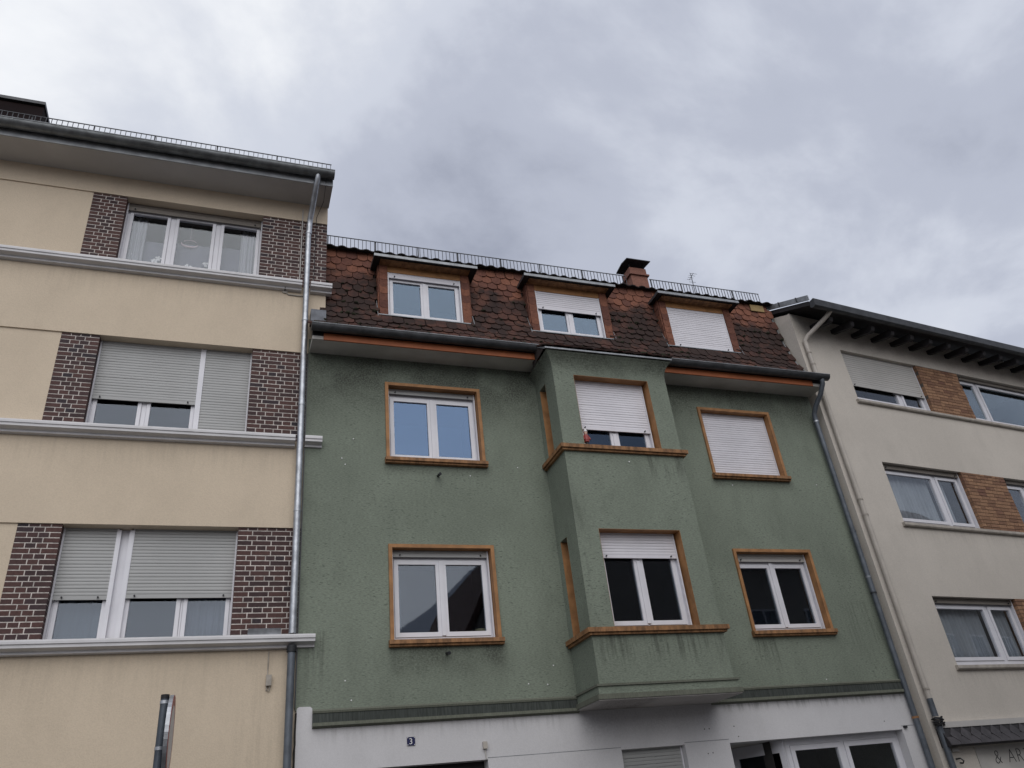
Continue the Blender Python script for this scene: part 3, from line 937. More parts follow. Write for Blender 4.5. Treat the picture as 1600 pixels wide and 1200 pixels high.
def along(s):
    for i, L in enumerate(seg):
        if s <= L or i == len(seg) - 1:
            t = s / L
            a, b_ = PROF[i], PROF[i + 1]
            return (a[0] + (b_[0] - a[0]) * t, a[1] + (b_[1] - a[1]) * t, math.atan2(b_[1] - a[1], b_[0] - a[0]))
        s -= L


DORM = [2.885, 5.66, 8.455]


def on_prof(z):
    for i in range(len(PROF) - 1):
        if PROF[i][1] <= z <= PROF[i + 1][1]:
            t = (z - PROF[i][1]) / (PROF[i + 1][1] - PROF[i][1])
            return PROF[i][0] + (PROF[i + 1][0] - PROF[i][0]) * t
    return PROF[-1][0]


PZ = sorted([p[1] for p in PROF] + [9.56, 10.68])
dk = MB()
xcuts = [GX0 + 0.02] + [c_ + e_ for c_ in DORM for e_ in (-0.8, 0.8)] + [10.50]
for i in range(len(xcuts) - 1):
    for j in range(len(PZ) - 1):
        if i % 2 and PZ[j] >= 9.56 and PZ[j + 1] <= 10.68:
            continue
        dk.quad((xcuts[i], on_prof(PZ[j]) + 0.012, PZ[j]), (xcuts[i + 1], on_prof(PZ[j]) + 0.012, PZ[j]), (xcuts[i + 1], on_prof(PZ[j + 1]) + 0.012, PZ[j + 1]), (xcuts[i], on_prof(PZ[j + 1]) + 0.012, PZ[j + 1]))
roof = dk.build('mansard_roof', 'deck', grn)


def tile_shape(w, ln, mat, kind):
    """beaver-tail tile lying in local xy (y up the slope), tail at y=0"""
    th = 0.022
    if kind == 0:
        tail = [(-w / 2, 0.046), (-w * 0.42, 0.022), (-w * 0.24, 0.007), (0, 0.0), (w * 0.24, 0.007), (w * 0.42, 0.022), (w / 2, 0.046)]
    else:
        tail = [(-w / 2, 0.046), (-w * 0.27, 0.007), (-w * 0.2, 0.0), (w * 0.2, 0.0), (w * 0.27, 0.007), (w / 2, 0.046)]
    poly = tail + [(w / 2, ln), (-w / 2, ln)]
    return MB().prism(poly, 0, th, 'z').mesh('tile', mat)


TWD, TEX, TLN = 0.186, 0.158, 0.235
shapes = [tile_shape(TWD - 0.009, TLN, 'tile', 0), tile_shape(TWD - 0.010, TLN, 'tile', 1), tile_shape(TWD - 0.008, TLN, 'tile', 0)]
DORM = [2.885, 5.66, 8.455]
tiles = []
row = 0
s = 0.005
while s < ARC - 0.20:
    y_, z_, an = along(s)
    y2, z2, an2 = along(min(s + 0.17, ARC))
    an = math.atan2(z2 - y_ * 0 - z_, y2 - y_) if (y2, z2) != (y_, z_) else an
    x = (1.165 if z_ > 9.18 else GX0 + 0.05) + (TWD / 2 if row % 2 else 0)
    while x < 10.52:
        zc_ = z_ + 0.06
        if not (any(abs(x - c_) < 0.80 for c_ in DORM) and 9.43 < zc_ < 10.64) and not (z_ < 8.86 and BX0 < x < BX1 and False):
            tiles.append((x, y_, z_, an, row))
        x += TWD
    s += TEX if z_ > 9.2 else TEX * 0.92
    row += 1
# small roof over the bay
an = math.atan2(0.30, 0.55)
for r_i in range(4):
    t = r_i * 0.135
    x = BX0 - 0.06 + (TWD / 2 if r_i % 2 else 0)
    while x < BX1 + 0.12:
        tiles.append((x, -0.90 + t * math.cos(an), 8.595 + t * math.sin(an), an, r_i))
        x += TWD
MB().add([(BX0 - 0.13, -0.895, 8.585), (BX1 + 0.13, -0.895, 8.585), (BX1 + 0.13, -0.30, 8.92), (BX0 - 0.13, -0.30, 8.92), (BX0 - 0.13, -0.30, 8.55), (BX1 + 0.13, -0.30, 8.55)],
         [(0, 1, 2, 3), (0, 3, 4), (1, 5, 2)]).build('bay_roof', 'deck', grn, roof)
tiles.sort(key=lambda t: (Vector((t[0], t[1], t[2])) - CAM).length / max(0.15, abs((Vector((t[0], t[1], t[2])) - CAM).normalized().dot(Vector((0, -math.sin(t[3]), math.cos(t[3])))))))
rest = MB()
for i, (x, y_, z_, an, rw) in enumerate(tiles):
    me = shapes[random.choice((0, 1, 1, 2))]
    jx, jr, ja = random.uniform(-0.007, 0.007), random.uniform(-0.04, 0.04), random.uniform(0.03, 0.11)
    if random.random() < 0.05:
        ja += 0.05
    loc = Vector((x + jx, y_ - 0.026 * math.sin(an), z_ + 0.026 * math.cos(an) + random.uniform(-0.009, 0.009)))
    rot = (an - 0.03 - ja, 0, jr)
    if i < 300:
        piece('tile', me, grn, roof, loc, rot)
    else:
        mm = Matrix.Translation(loc) @ Matrix.Rotation(jr, 4, 'Z') @ Matrix.Rotation(rot[0], 4, 'X')
        rest.add([mm @ v.co for v in me.vertices], [tuple(p.vertices) for p in me.polygons])
tag(rest.build('tile_field', 'tile', grn, roof), kind='stuff')

# cushions of moss in the joints
moss = MB()
rm = random.Random(5)
for q in range(420):
    x, y_, z_, an, rw = rm.choice(tiles)
    if z_ > 10.35 or rm.random() > (0.35 + 0.65 * math.exp(-((x - 1.9) ** 2) / 0.8) + 0.4 * math.exp(-((x - 7.0) ** 2) / 0.6)):
        continue
    r_ = rm.uniform(0.012, 0.034)
    cx_, t_o = x + rm.uniform(-0.08, 0.08), rm.uniform(-0.01, 0.03)
    cy_, cz_ = y_ + t_o * math.cos(an) - 0.045 * math.sin(an), z_ + t_o * math.sin(an) + 0.045 * math.cos(an)
    pts = []
    for k in range(7):
        a0 = k * 2 * math.pi / 7
        f_ = rm.uniform(0.6, 1.3)
        pts.append((cx_ + 1.5 * r_ * f_ * math.cos(a0), cy_ + r_ * f_ * math.sin(a0) * math.cos(an), cz_ + r_ * f_ * math.sin(a0) * math.sin(an)))
    top_ = (cx_ + rm.uniform(-0.01, 0.01), cy_ - r_ * 0.9 * math.sin(an), cz_ + r_ * 0.9 * math.cos(an))
    mids = [((p[0] + top_[0]) / 2 + rm.uniform(-0.003, 0.003), (p[1] + top_[1]) / 2 - 0.3 * r_ * math.sin(an), (p[2] + top_[2]) / 2 + 0.3 * r_ * math.cos(an)) for p in pts]
    moss.add(pts + mids + [top_], [(k, (k + 1) % 7, 7 + (k + 1) % 7, 7 + k) for k in range(7)] + [(7 + k, 7 + (k + 1) % 7, 14) for k in range(7)])
tag(moss.build('moss', 'moss', grn, roof), kind='stuff')

# verge flashings
vp = MB()
for i in range(len(PROF) - 1):
    (ya, za), (yb, zb) = PROF[i], PROF[i + 1]
    vp.add([(10.50, ya - 0.02, za + 0.02), (10.53, ya - 0.02, za + 0.02), (10.53, yb - 0.02, zb + 0.02), (10.50, yb - 0.02, zb + 0.02), (10.50, ya + 0.1, za), (10.53, ya + 0.1, za), (10.53, yb + 0.1, zb), (10.50, yb + 0.1, zb)],
           [(0, 1, 2, 3), (0, 3, 7, 4), (1, 5, 6, 2)])
vp.build('verge_flashing', 'zinc_mid', grn, roof)
MB().box(0.92, 1.16, -0.13, 0.035, 9.17, 9.40).build('wall_flashing', 'zinc_flash', grn, roof)
MB().box(10.02, 10.35, 0.245, 0.262, 10.86, 11.02).build('loose_board', 'board', grn, roof)

# upper roof, its eaves tiles and the snow guard
us = math.tan(R(27))
MB().prism([(0.22, 11.055), (0.22, 11.075), (4.6, 11.075 + 4.38 * us), (9.2, 11.075), (9.2, 11.055), (4.6, 11.055 + 4.38 * us)], GX0 + 0.27, 10.56).build('upper_roof', 'deck', grn)
for xx in (GX0 + 0.27, 10.50):
    MB().add([(xx, 0.36, 11.06), (xx, 9.2, 11.06), (xx, 4.6, 13.2)], [(0, 1, 2)]).build('gable', 'green', grn)
upm = pantile_mesh(0.226, 0.42, 'pantile')
x = 1.27
while x < 10.56:
    piece('pantile', upm, grn, None, (x, 0.185 + random.uniform(-0.012, 0.012), 11.062 + random.uniform(-0.006, 0.006)), (R(27), random.uniform(-0.03, 0.03), random.uniform(-0.02, 0.02)))
    x += 0.214
snow_guard(grn, 1.18, 7.25, 0.42, 11.225, 11.49, 0.072, 0.85)
snow_guard(grn, 7.80, 10.5, 0.42, 11.225, 11.49, 0.072, 0.70)

# dormers
jt = [tile_shape(0.145, 0.20, 'tile_clean', 0), tile_shape(0.145, 0.20, 'tile_clean', 0)]
ck = tile_shape(0.17, 0.20, 'tile_clean', 0)
for di, c_ in enumerate(DORM):
    yd = 0.10
    w2, j2, s2 = 0.665, 0.815, 0.93
    z0, z1, zs = 9.60, 10.53, 10.66
    dr = MB().wall(c_ - j2, c_ + j2, 9.50, zs, yd, yd + 0.10, [(c_ - w2, c_ + w2, z0, z1)])
    dr.box(c_ - j2, c_ - j2 + 0.1, yd + 0.1005, 0.75, 9.5, zs).box(c_ + j2 - 0.1, c_ + j2, yd + 0.1005, 0.75, 9.5, zs)
    dorm = dr.build('dormer', 'tile_clean', grn)
    MB().prism([(-0.15, zs + 0.012), (-0.15, zs + 0.055), (0.75, zs + 0.09), (0.75, zs + 0.0)], c_ - s2, c_ + s2).build('dormer_roof', 'tarwood', grn, dorm)
    MB().box(c_ - s2 - 0.006, c_ + s2 + 0.006, -0.162, -0.1505, zs + 0.008, zs + 0.062).build('roof_edge', 'zinc_mid', grn, dorm)
    for sg in (-1, 1):
        MB().box(c_ + sg * (s2 + 0.003) - 0.003, c_ + sg * (s2 + 0.003) + 0.003, -0.15, 0.34, zs + 0.0, zs + 0.062).build('roof_edge', 'zinc_dark', grn, dorm)
    MB().box(c_ - j2 + 0.1, c_ + j2 - 0.1, yd - 0.022, yd - 0.0005, z1 + 0.001, zs - 0.005).build('lintel_board', 'orange', grn, dorm)
    MB().box(c_ - j2, c_ + j2, -0.10, yd - 0.0225, zs - 0.006, zs + 0.0).build('dormer_soffit', 'orange_dirty', grn, dorm)
    window(grn, c_ - w2 + 0.001, c_ + w2 - 0.001, z0 + 0.001, z1 - 0.001, yd + 0.045, [(c_ - w2 + 0.04, c_ - 0.01), (c_ + 0.01, c_ + w2 - 0.04)],
           [(c_ - w2 + 0.024, c_ + w2 - 0.024, (z1 - 0.115, 10.12, z0 + 0.005)[di])], glass='glass_sky', part=dorm, sash_w=0.058, sash_z=(z0 + 0.02, z1 - 0.10), roomdepth=1.2)
    MB().box(c_ - 0.028, c_ + 0.028, yd + 0.018, yd + 0.030, z0 + 0.03, (z1 - 0.13, 10.09, z0 + 0.04)[di]).build('cover_strip', 'upvc', grn, dorm)
    MB().prism([(yd - 0.002, z0), (yd - 0.05, z0 - 0.012), (yd - 0.05, z0 - 0.028), (yd - 0.002, z0 - 0.02)], c_ - j2 - 0.02, c_ + j2 + 0.02).build('sill_flashing', 'zinc_mid', grn, dorm)
    for sg in (-1, 1):
        zz = z0 - 0.02
        k = 0
        while zz < zs - 0.06:
            piece('tile', jt[k % 2], grn, dorm, (c_ + sg * (w2 + 0.074), yd - 0.018, zz), (R(88) + random.uniform(0, 0.03), random.uniform(-0.02, 0.02), 0))
            for q in range(2):
                yy_ = yd + 0.07 + q * 0.165
                if yy_ < along(max(0, min(ARC, 0)))[0] + 99 and zz > 9.55 + q * 0.4:
                    piece('tile', ck, grn, dorm, (c_ + sg * (j2 + 0.004), yy_, zz), (R(88), 0, sg * R(90)))
            zz += 0.150
            k += 1
        # thin side flashing following the roof slope
        MB().prism([(on_prof(9.50) - 0.035, 9.52), (on_prof(9.55) + 0.03, 9.52), (on_prof(9.95) + 0.03, 9.95), (on_prof(9.95) - 0.025, 9.95)], c_ + sg * (j2 + 0.035) - 0.004, c_ + sg * (j2 + 0.035) + 0.004).build('side_flashing', 'zinc_mid', grn, dorm)

# chimney
ch = MB().box(8.10, 8.52, 1.50, 1.86, 11.5, 12.74).build('chimney', 'chimney', grn)
MB().box(8.06, 8.56, 1.46, 1.90, 12.52, 12.56).build('chimney_course', 'chimney', grn, ch)
for (xx, yy_) in ((8.13, 1.54), (8.49, 1.54), (8.13, 1.82), (8.49, 1.82)):
    MB().tube([(xx, yy_, 12.73), (xx, yy_, 12.88)], 0.012, 6).build('cap_stay', 'dark_metal', grn, ch)
MB().prism([(1.36, 12.86), (1.36, 12.88), (1.63, 12.93), (1.93, 12.88), (1.93, 12.86), (1.63, 12.90)], 7.995, 8.60).build('chimney_cap', 'dark_metal', grn, ch)

# gutter downpipe
gp = MB().tube([(10.49, -0.50, 8.745), (10.49, -0.49, 8.66), (10.47, -0.38, 8.50), (10.43, -0.20, 8.32), (10.42, -0.10, 8.20), (10.42, -0.085, 8.05)], 0.047, 12)
gpo = gp.build('downpipe', 'pipe_grey', grn, smooth=True)
for i, (za, zb) in enumerate(((8.12, 5.82), (5.84, 4.72), (4.74, 2.74), (2.76, 0.02))):
    MB().tube([(10.42, -0.085, za), (10.42, -0.085, zb)], 0.046 + 0.0012 * (i % 2), 14).build('pipe_section', 'pipe_grey', grn, gpo, smooth=True)
for zz, mt in ((8.02, 'zinc'), (5.80, 'pipe_grey'), (4.98, 'zinc_mid'), (4.70, 'dark_metal'), (2.72, 'orange')):
    MB().tube([(10.42, -0.085, zz), (10.42, -0.085, zz + 0.03)], 0.053, 14).build('pipe_clip', mt, grn, gpo, smooth=True)

# ground floor fittings
gd = MB().wall(1.352, 3.346, 0.0, 2.613, 0.16, 0.20, [(1.5, 3.2, 0.05, 2.45)]).build('garage_door', 'tarwood', grn)
for q in range(8):
    MB().box(1.501 + q * 0.2123, 1.501 + q * 0.2123 + 0.206, 0.172, 0.19, 0.05, 2.45).build('door_plank', 'tarwood', grn, gd)
window(grn, 5.264, 6.252, 1.302, 2.605, 0.14, [(5.31, 5.75), (5.77, 6.21)], [(5.29, 6.226, 1.32)], slat='slat_grey', glass='glass')
MB().box(5.22, 6.30, -0.07, -0.0205, 1.235, 1.299).build('sill', 'sill_grey', grn)
# shop front: window at the right, recessed splayed entrance at the left
window(grn, 8.03, 10.147, 0.5, 2.583, 0.14, [(8.10, 9.03), (9.09, 10.09)], [], frame='upvc', glass='glass_soft', sash_w=0.07, sash_z=(0.58, 2.50), roomdepth=2.2)
MB().box(8.03, 10.147, 0.12, 0.30, 0.0, 0.498).build('shop_base', 'white_wall', grn)
sp_ = MB()
ang = math.atan2(0.75, -0.35)
e0 = Vector((8.028, 0.145))
e1 = Vector((7.62, 0.90))
dv = (e1 - e0).normalized()
nv = Vector((-dv.y, dv.x))


def slab(p, q, z0, z1, t=0.05):
    n_ = (q - p).normalized()
    n_ = Vector((-n_.y, n_.x)) * t
    return MB().prism([(p.x, p.y), (q.x, q.y), (q.x + n_.x, q.y + n_.y), (p.x + n_.x, p.y + n_.y)], z0, z1, 'z')


L_ = (e1 - e0).length
se = slab(e0, e0 + dv * 0.09, 0.0, 2.58).build('shop_entrance', 'upvc', grn)
slab(e0 + dv * 0.0905, e0 + dv * (L_ - 0.08), 0.0, 0.4).build('entrance_panel', 'upvc', grn, se)
slab(e0 + dv * 0.0905, e0 + dv * (L_ - 0.08), 2.42, 2.58).build('entrance_panel', 'upvc', grn, se)
slab(e0 + dv * (L_ - 0.0795), e1, 0.0, 2.58).build('entrance_post', 'upvc', grn, se)
slab(e0 + dv * 0.09 + nv * 0.02, e0 + dv * (L_ - 0.08) + nv * 0.02, 0.4, 2.42, 0.008).build('pane', 'glass', grn, se)
MB().wall(6.95, 7.62, 0.0, 2.58, 0.90, 0.95, [(7.03, 7.54, 0.1, 2.30)]).build('entrance_door', 'upvc', grn, se)
MB().box(7.031, 7.539, 0.92, 0.928, 0.101, 2.299).build('pane', 'glass_soft', grn, se)
MB().box(6.80, 6.988, 0.301, 0.95, 0.0, 2.6).build('entrance_side', 'white_wall', grn, se)
MB().box(6.9, 8.03, 0.301, 1.0, 2.585, 2.64).build('entrance_ceiling', 'soffit_old', grn, se)
MB().box(6.9, 8.3, 1.6, 1.65, 0, 2.6).build('entrance_back', 'room', grn, se)
MB().box(10.18, 10.24, -0.05, -0.0205, 2.60, 2.635).build('alarm_stub', 'dark_metal', grn)

# drain spouts, wall plugs, the cracked joint at the left
for (xx, zz) in ((2.905, 6.60), (2.885, 3.965)):
    MB().tube([(xx, 0.02, zz), (xx, -0.10, zz - 0.02), (xx, -0.14, zz - 0.03)], [0.020, 0.020, 0.024], 10).build('drain_spout', 'dark_metal', grn, smooth=True)
for (xx, zz) in ((1.45, 6.819), (4.22, 6.80), (3.42, 6.62), (1.50, 6.72), (1.52, 3.66), (1.60, 3.42), (4.02, 3.52), (4.3, 3.50), (10.02, 6.74), (9.0, 3.38), (8.2, 6.66), (1.62, 7.15), (4.42, 3.75)):
    MB().tube([(xx, 0.001, zz), (xx, -0.008, zz)], 0.009, 8).build('wall_plug', 'enamel_white', grn)
MB().tube([(5.8, BY + 0.001, 6.62), (5.8, BY - 0.012, 6.62)], 0.011, 8).build('wall_plug', 'enamel_white', grn)
for (xx, zz) in ((6.62, 2.79), (6.70, 2.79), (6.60, 2.47), (6.68, 2.475), (7.12, 2.80), (9.85, 2.72), (7.16, 2.66)):
    MB().tube([(xx, -0.019, zz), (xx, -0.022, zz)], 0.009, 6).build('drill_hole', 'dirt_crack', grn)
cr_ = MB()
zz = 3.30
px_ = 0.925
while zz > 0.3:
    nx_ = 0.925 + random.uniform(-0.012, 0.006)
    cr_.add([(px_ - 0.012, -0.0215, zz), (px_ + 0.006, -0.0215, zz), (nx_ + 0.006, -0.0215, zz - 0.09), (nx_ - 0.012, -0.0215, zz - 0.09),
             (px_ - 0.012, 0.05, zz), (px_ + 0.006, 0.05, zz), (nx_ + 0.006, 0.05, zz - 0.09), (nx_ - 0.012, 0.05, zz - 0.09)], [(0, 1, 2, 3), (0, 3, 7, 4), (1, 5, 6, 2)])
    px_ = nx_
    zz -= 0.09
cr_.build('cracked_joint', 'dirt_crack', grn)
MB().box(0.900, 0.914, -0.006, YW - 0.001, 3.36, 8.62).build('joint_strip', 'zinc_dark', grn)

# ------------------------------------------------------------------ RIGHT HOUSE (turned 6.2 degrees)
TH = R(6.211)
gry = house('grey_house', (11.0, -0.05, 0), TH, 'grey cream house with tan brick panels and dark exposed rafter tails', local=True)
RU0, RU1 = -0.36, 12.0
r1, r2, r3, r4 = 0.813, 3.088, 4.441, 7.35
LV = ((3.50, 4.693), (6.06, 7.322), (8.70, 9.926))
rh = []
for z0, z1 in LV:
    rh += [(r1, r4, z0, z1)]
rh.append((0.45, 6.5, 0.0, 2.25))
MB().wall(RU0, RU1, 0, 10.62, 0.0, 0.30, rh).build('wall', 'greywall', gry)
MB().box(RU0, RU0 + 0.25, 0.302, 9, 0, 10.6).build('wall', 'greywall', gry)
MB().box(RU0, RU1, 9, 9.2, 0, 10.6).build('wall', 'greywall', gry)
MB().box(RU1 - 0.25, RU1, 0.302, 8.998, 0, 10.6).build('wall', 'greywall', gry)
MB().add([(RU0 + 0.002, 0.0, 10.6), (RU0 + 0.002, 9.0, 10.6), (RU0 + 0.002, 4.5, 12.65), (RU0 + 0.25, 0.0, 10.6), (RU0 + 0.25, 9.0, 10.6), (RU0 + 0.25, 4.5, 12.65)], [(0, 2, 1), (3, 4, 5), (0, 3, 5, 2)]).build('gable', 'greywall', gry)
rb = []
for z0, z1 in LV:
    MB().box(r2 + 0.004, r3 - 0.004, 0.008, 0.29, z0, z1).build('brick_panel', 'mortar_dark', gry)
    zz, k = z0, 0
    ch_ = 0.076
    while zz < z1 - 0.03:
        u = r2 - [0, 0.12, 0.055, 0.17][k % 4]
        while u < r3:
            L = random.choice((0.235, 0.245, 0.24, 0.13))
            a, b_ = max(u, r2), min(u + L - 0.008, r3)
            if b_ - a > 0.03:
                ends = a <= r2 + 0.001 or b_ >= r3 - 0.001
                rb.append((a, b_, zz + 0.005, min(zz + ch_ - 0.004, z1 - 0.002), 0.0, 0.14 if ends else 0.05))
            u += L
        zz += ch_
        k += 1
camL = Matrix.Rotation(-TH, 4, 'Z') @ (CAM - Vector((11.0, -0.05, 0)))
# bricks hidden right of the frame edge come last
rb.sort(key=lambda b_: b_[0])
lay_bricks(gry, rb, 'brick_tan', camL, jit=0.004)
for i, (z0, z1) in enumerate(LV):
    MB().prism([(0.13, z0 + 0.02), (-0.055, z0 + 0.0), (-0.06, z0 - 0.05), (-0.045, z0 - 0.07), (0.02, z0 - 0.075), (0.02, z0 - 0.002)], r1 - 0.07, r4 + 0.1).build('sill_course', 'sill_grey', gry)
    yf = 0.135
    zt = z1 - (0.12 if i < 2 else 0.10)
    window(gry, r1 + 0.02, r2 - 0.002, z0 + 0.02, z1 - 0.002, yf, [(r1 + 0.09, 2.29), (2.37, r2 - 0.06)], [(r1 + 0.05, r2 - 0.03, (z1 - 0.10, z1 - 0.10, 9.11)[i])],
           glass='glass_soft', slat='slat_silver' if i == 2 else 'slat_brown', pitch=0.053, sash_w=0.06, sash_z=(z0 + 0.10, zt))
    window(gry, r3 + 0.002, r4 - 0.02, z0 + 0.02, z1 - 0.002, yf, [(r3 + 0.07, 5.12), (5.20, r4 - 0.09)], [(r3 + 0.03, r4 - 0.05, z1 - 0.09)],
           glass='glass_pale' if i == 2 else 'glass_soft', slat='slat_brown', pitch=0.053, sash_w=0.06, sash_z=(z0 + 0.10, zt))
# eaves with rafter tails and box gutter
rs = math.tan(R(24.5))
MB().prism([(-0.58, 10.42), (-0.58, 10.52), (4.5, 10.52 + 5.08 * rs), (9.6, 10.52), (9.6, 10.42), (4.5, 10.42 + 5.08 * rs)], RU0 - 0.03, RU1).build('roof', 'tarwood', gry)
u = 0.19
while u < 9:
    MB().prism([(0.05, 10.42), (-0.50, 10.33), (-0.53, 10.27), (-0.50, 10.20), (-0.44, 10.18), (0.05, 10.33)], u - 0.05, u + 0.05).build('rafter_tail', 'tarwood', gry)
    u += 0.593
MB().prism([(-0.575, 10.50), (-0.700, 10.52), (-0.715, 10.50), (-0.700, 10.36), (-0.66, 10.335), (-0.60, 10.345), (-0.575, 10.38)], RU0 - 0.02, RU1).build('gutter', 'zinc_dark', gry)
vg = MB().prism([(-0.62, 10.52), (-0.62, 10.64), (4.5, 10.64 + 5.12 * rs), (4.5, 10.52 + 5.12 * rs)], RU0 - 0.055, RU0 - 0.031).build('verge', 'zinc_mid', gry)
for q in range(5):
    yy_ = -0.35 + q * 0.45
    MB().prism([(yy_, 10.535 + (yy_ + 0.62) * rs), (yy_, 10.65 + (yy_ + 0.62) * rs), (yy_ + 0.03, 10.665 + (yy_ + 0.62) * rs), (yy_ + 0.03, 10.55 + (yy_ + 0.62) * rs)], RU0 - 0.060, RU0 - 0.0555).build('seam', 'zinc_dark', gry, vg)
# cream downpipe with a kink under the eaves
cp = MB().tube([(0.13, -0.62, 10.38), (0.10, -0.50, 10.30), (-0.16, -0.12, 10.02), (-0.24, -0.07, 9.90), (-0.24, -0.07, 9.70)], 0.046, 12).build('downpipe', 'pipe_cream', gry, smooth=True)
for i, (za, zb, mt) in enumerate(((9.92, 9.40, 'pipe_cream'), (9.42, 6.42, 'pipe_cream'), (6.44, 6.1, 'pipe_cream'), (6.12, 3.12, 'pipe_cream'), (3.14, 2.98, 'pipe_cream'), (2.99, 2.72, 'pipe_grey'), (2.73, 2.62, 'pipe_cream'), (2.62, 0.02, 'pipe_grey'))):
    MB().tube([(-0.24, -0.07, za), (-0.24, -0.07, zb)], 0.045 + 0.002 * (i % 2), 14).build('pipe_section', mt, gry, cp, smooth=True)
for zz in (9.60, 9.32, 6.40, 6.10, 3.12):
    MB().tube([(-0.24, -0.07, zz), (-0.24, -0.07, zz + 0.03)], 0.053, 14).build('pipe_clip', 'sill_grey', gry, cp, smooth=True)
MB().tube([(0.135, -0.62, 10.45), (0.13, -0.62, 10.36)], [0.07, 0.048], 12).build('gutter_outlet', 'zinc_dark', gry, cp, smooth=True)
# bundle of black cable round the pipe foot
cb = MB()
for q in range(7):
    a0 = random.uniform(0, 6.28)
    cb.tube([(-0.24 + 0.085 * math.cos(a0 + t * 0.9) + random.uniform(-0.02, 0.02), -0.09 + 0.07 * math.sin(a0 + t * 0.9), 2.60 + 0.03 * q * 0.5 + random.uniform(-0.02, 0.02)) for t in range(8)], 0.011, 6)
cb.build('cable_bundle', 'black', gry)
# slate-clad shop canopy
can = MB().box(RU0 + 0.13, 7.0, -0.10, -0.002, 2.545, 2.63).build('shop_canopy', 'soffit', gry)
MB().prism([(-0.002, 2.544), (-0.085, 2.544), (-0.185, 2.285), (-0.17, 2.27), (-0.002, 2.27)], RU0 + 0.10, 7.0).build('canopy_body', 'tarwood', gry, can)
sl = MB().prism([(-0.115, 0.12), (-0.115, 0.10), (0, 0.0), (0.115, 0.10), (0.115, 0.12), (0, 0.235)], 0, 0.006, 'z').mesh('slate', 'slate')
ca = math.atan2(0.259, 0.10)
eav = MB().prism([(-0.1175, 0.0), (0.1175, 0.0), (0.1175, 0.125), (-0.1175, 0.125)], 0, 0.006, 'z').mesh('slate', 'slate')
for j in range(2):
    u = RU0 + 0.225 + (0.12 if j % 2 else 0)
    while u < 6.9:
        t = 0.0 if j == 0 else 0.045
        piece('slate', sl if j else eav, gry, can, (u, -0.189 + t * math.cos(ca) - 0.004 * j, 2.287 + t * math.sin(ca) + 0.002 * j), (ca - random.uniform(0.0, 0.015), 0, 0))
        u += 0.24
MB().box(RU0 + 0.15, 0.449, -0.015, -0.0005, 0.0, 2.28).build('shop_pilaster', 'greywall', gry)
sf = MB().wall(0.452, 6.498, 0.0, 2.248, 0.22, 0.28, [(0.6, 3.2, 0.5, 1.80), (3.4, 6.3, 0.5, 1.80)]).build('shop_front', 'upvc_old', gry)
for (a, b_) in ((0.6, 3.2), (3.4, 6.3)):
    MB().box(a + 0.001, b_ - 0.001, 0.24, 0.25, 0.501, 1.799).build('pane', 'glass_soft', gry, sf)
MB().box(0.45, 6.5, 1.6, 1.65, 0, 2.3).build('shop_back', 'room', gry, sf)
MB().tube([(-0.05, -0.02, 2.10), (-0.05, -0.10, 2.10), (-0.03, -0.13, 2.06), (-0.03, -0.10, 2.03), (-0.03, -0.05, 2.04)], 0.012, 8).build('wall_hook', 'dark_metal', gry)
MB().box(-0.10, 0.06, -0.05, -0.001, 2.20, 2.25).build('junction_box', 'soffit', gry)

# ------------------------------------------------------------------ lettering
def text_mesh(txt, size, mat, depth=0.002, shear=0.0, off=0.0):
    cu = bpy.data.curves.new('txt', 'FONT')
    cu.body = txt
    cu.size = size
    cu.extrude = depth
    cu.shear = shear
    cu.offset = off
    cu.align_x = 'LEFT'
    tmp = bpy.data.objects.new('txt', cu)
    col.objects.link(tmp)
    bpy.context.view_layer.update()
    me = bpy.data.meshes.new_from_object(tmp.evaluated_get(bpy.context.evaluated_depsgraph_get()))
    bpy.data.objects.remove(tmp)
    me.materials.clear()
    me.materials.append(M[mat])
    return me


hn = thing('house_number_plate', (2.348, -0.021, 2.891), 'small dark blue house number plate on the white wall', 'sign')
pl = MB().box(-0.052, 0.052, -0.010, -0.001, -0.050, 0.050).build('plate', 'enamel_blue', hn)
o = bpy.data.objects.new('numeral', text_mesh('3', 0.10, 'enamel_white', 0.0015, 0.0))
col.objects.link(o)
o.parent = hn['obj']
o.location = (-0.029, -0.0115, -0.035)
o.rotation_euler = (R(90), 0, 0)
for (sx_, sz_) in ((-1, -1), (1, -1), (-1, 1), (1, 1)):
    MB().tube([(sx_ * 0.043, -0.010, sz_ * 0.042), (sx_ * 0.043, -0.014, sz_ * 0.042)], 0.006, 6).build('screw', 'enamel_white', hn)

RM = Matrix.Translation((11.0, -0.05, 0)) @ Matrix.Rotation(TH, 4, 'Z')
q = RM @ Vector((0.50, 0.03, 1.80))
sg = thing('shop_sign', q, 'pale shop sign board with thin black letters under the slate canopy', 'sign', rz=TH)
MB().box(0.0, 5.8, -0.02, 0.018, 0.08, 0.45).build('sign_board', 'soffit_old', sg)
for ch_t, ux in (('&', 0.37), ('A', 0.70), ('R', 0.92), ('T', 1.13)):
    o = bpy.data.objects.new('letter', text_mesh(ch_t, 0.30, 'black', 0.001, 0.10, -0.007))
    col.objects.link(o)
    o.parent = sg['obj']
    o.location = (ux, -0.022, 0.18)
    o.rotation_euler = (R(90), 0, 0)

# ------------------------------------------------------------------ small things on the facades
bx = thing('wall_box', (3.315, -0.021, 2.74), 'small cream cable box on white wall above the dark doorway', 'box')
MB().box(-0.028, 0.028, -0.045, 0.0, 0.0, 0.085).build('case', 'pipe_cream', bx)
MB().tube([(0.0, -0.012, 0.0), (0.004, -0.010, -0.06), (0.01, -0.008, -0.125)], 0.008, 6).build('cable', 'soffit_old', bx)

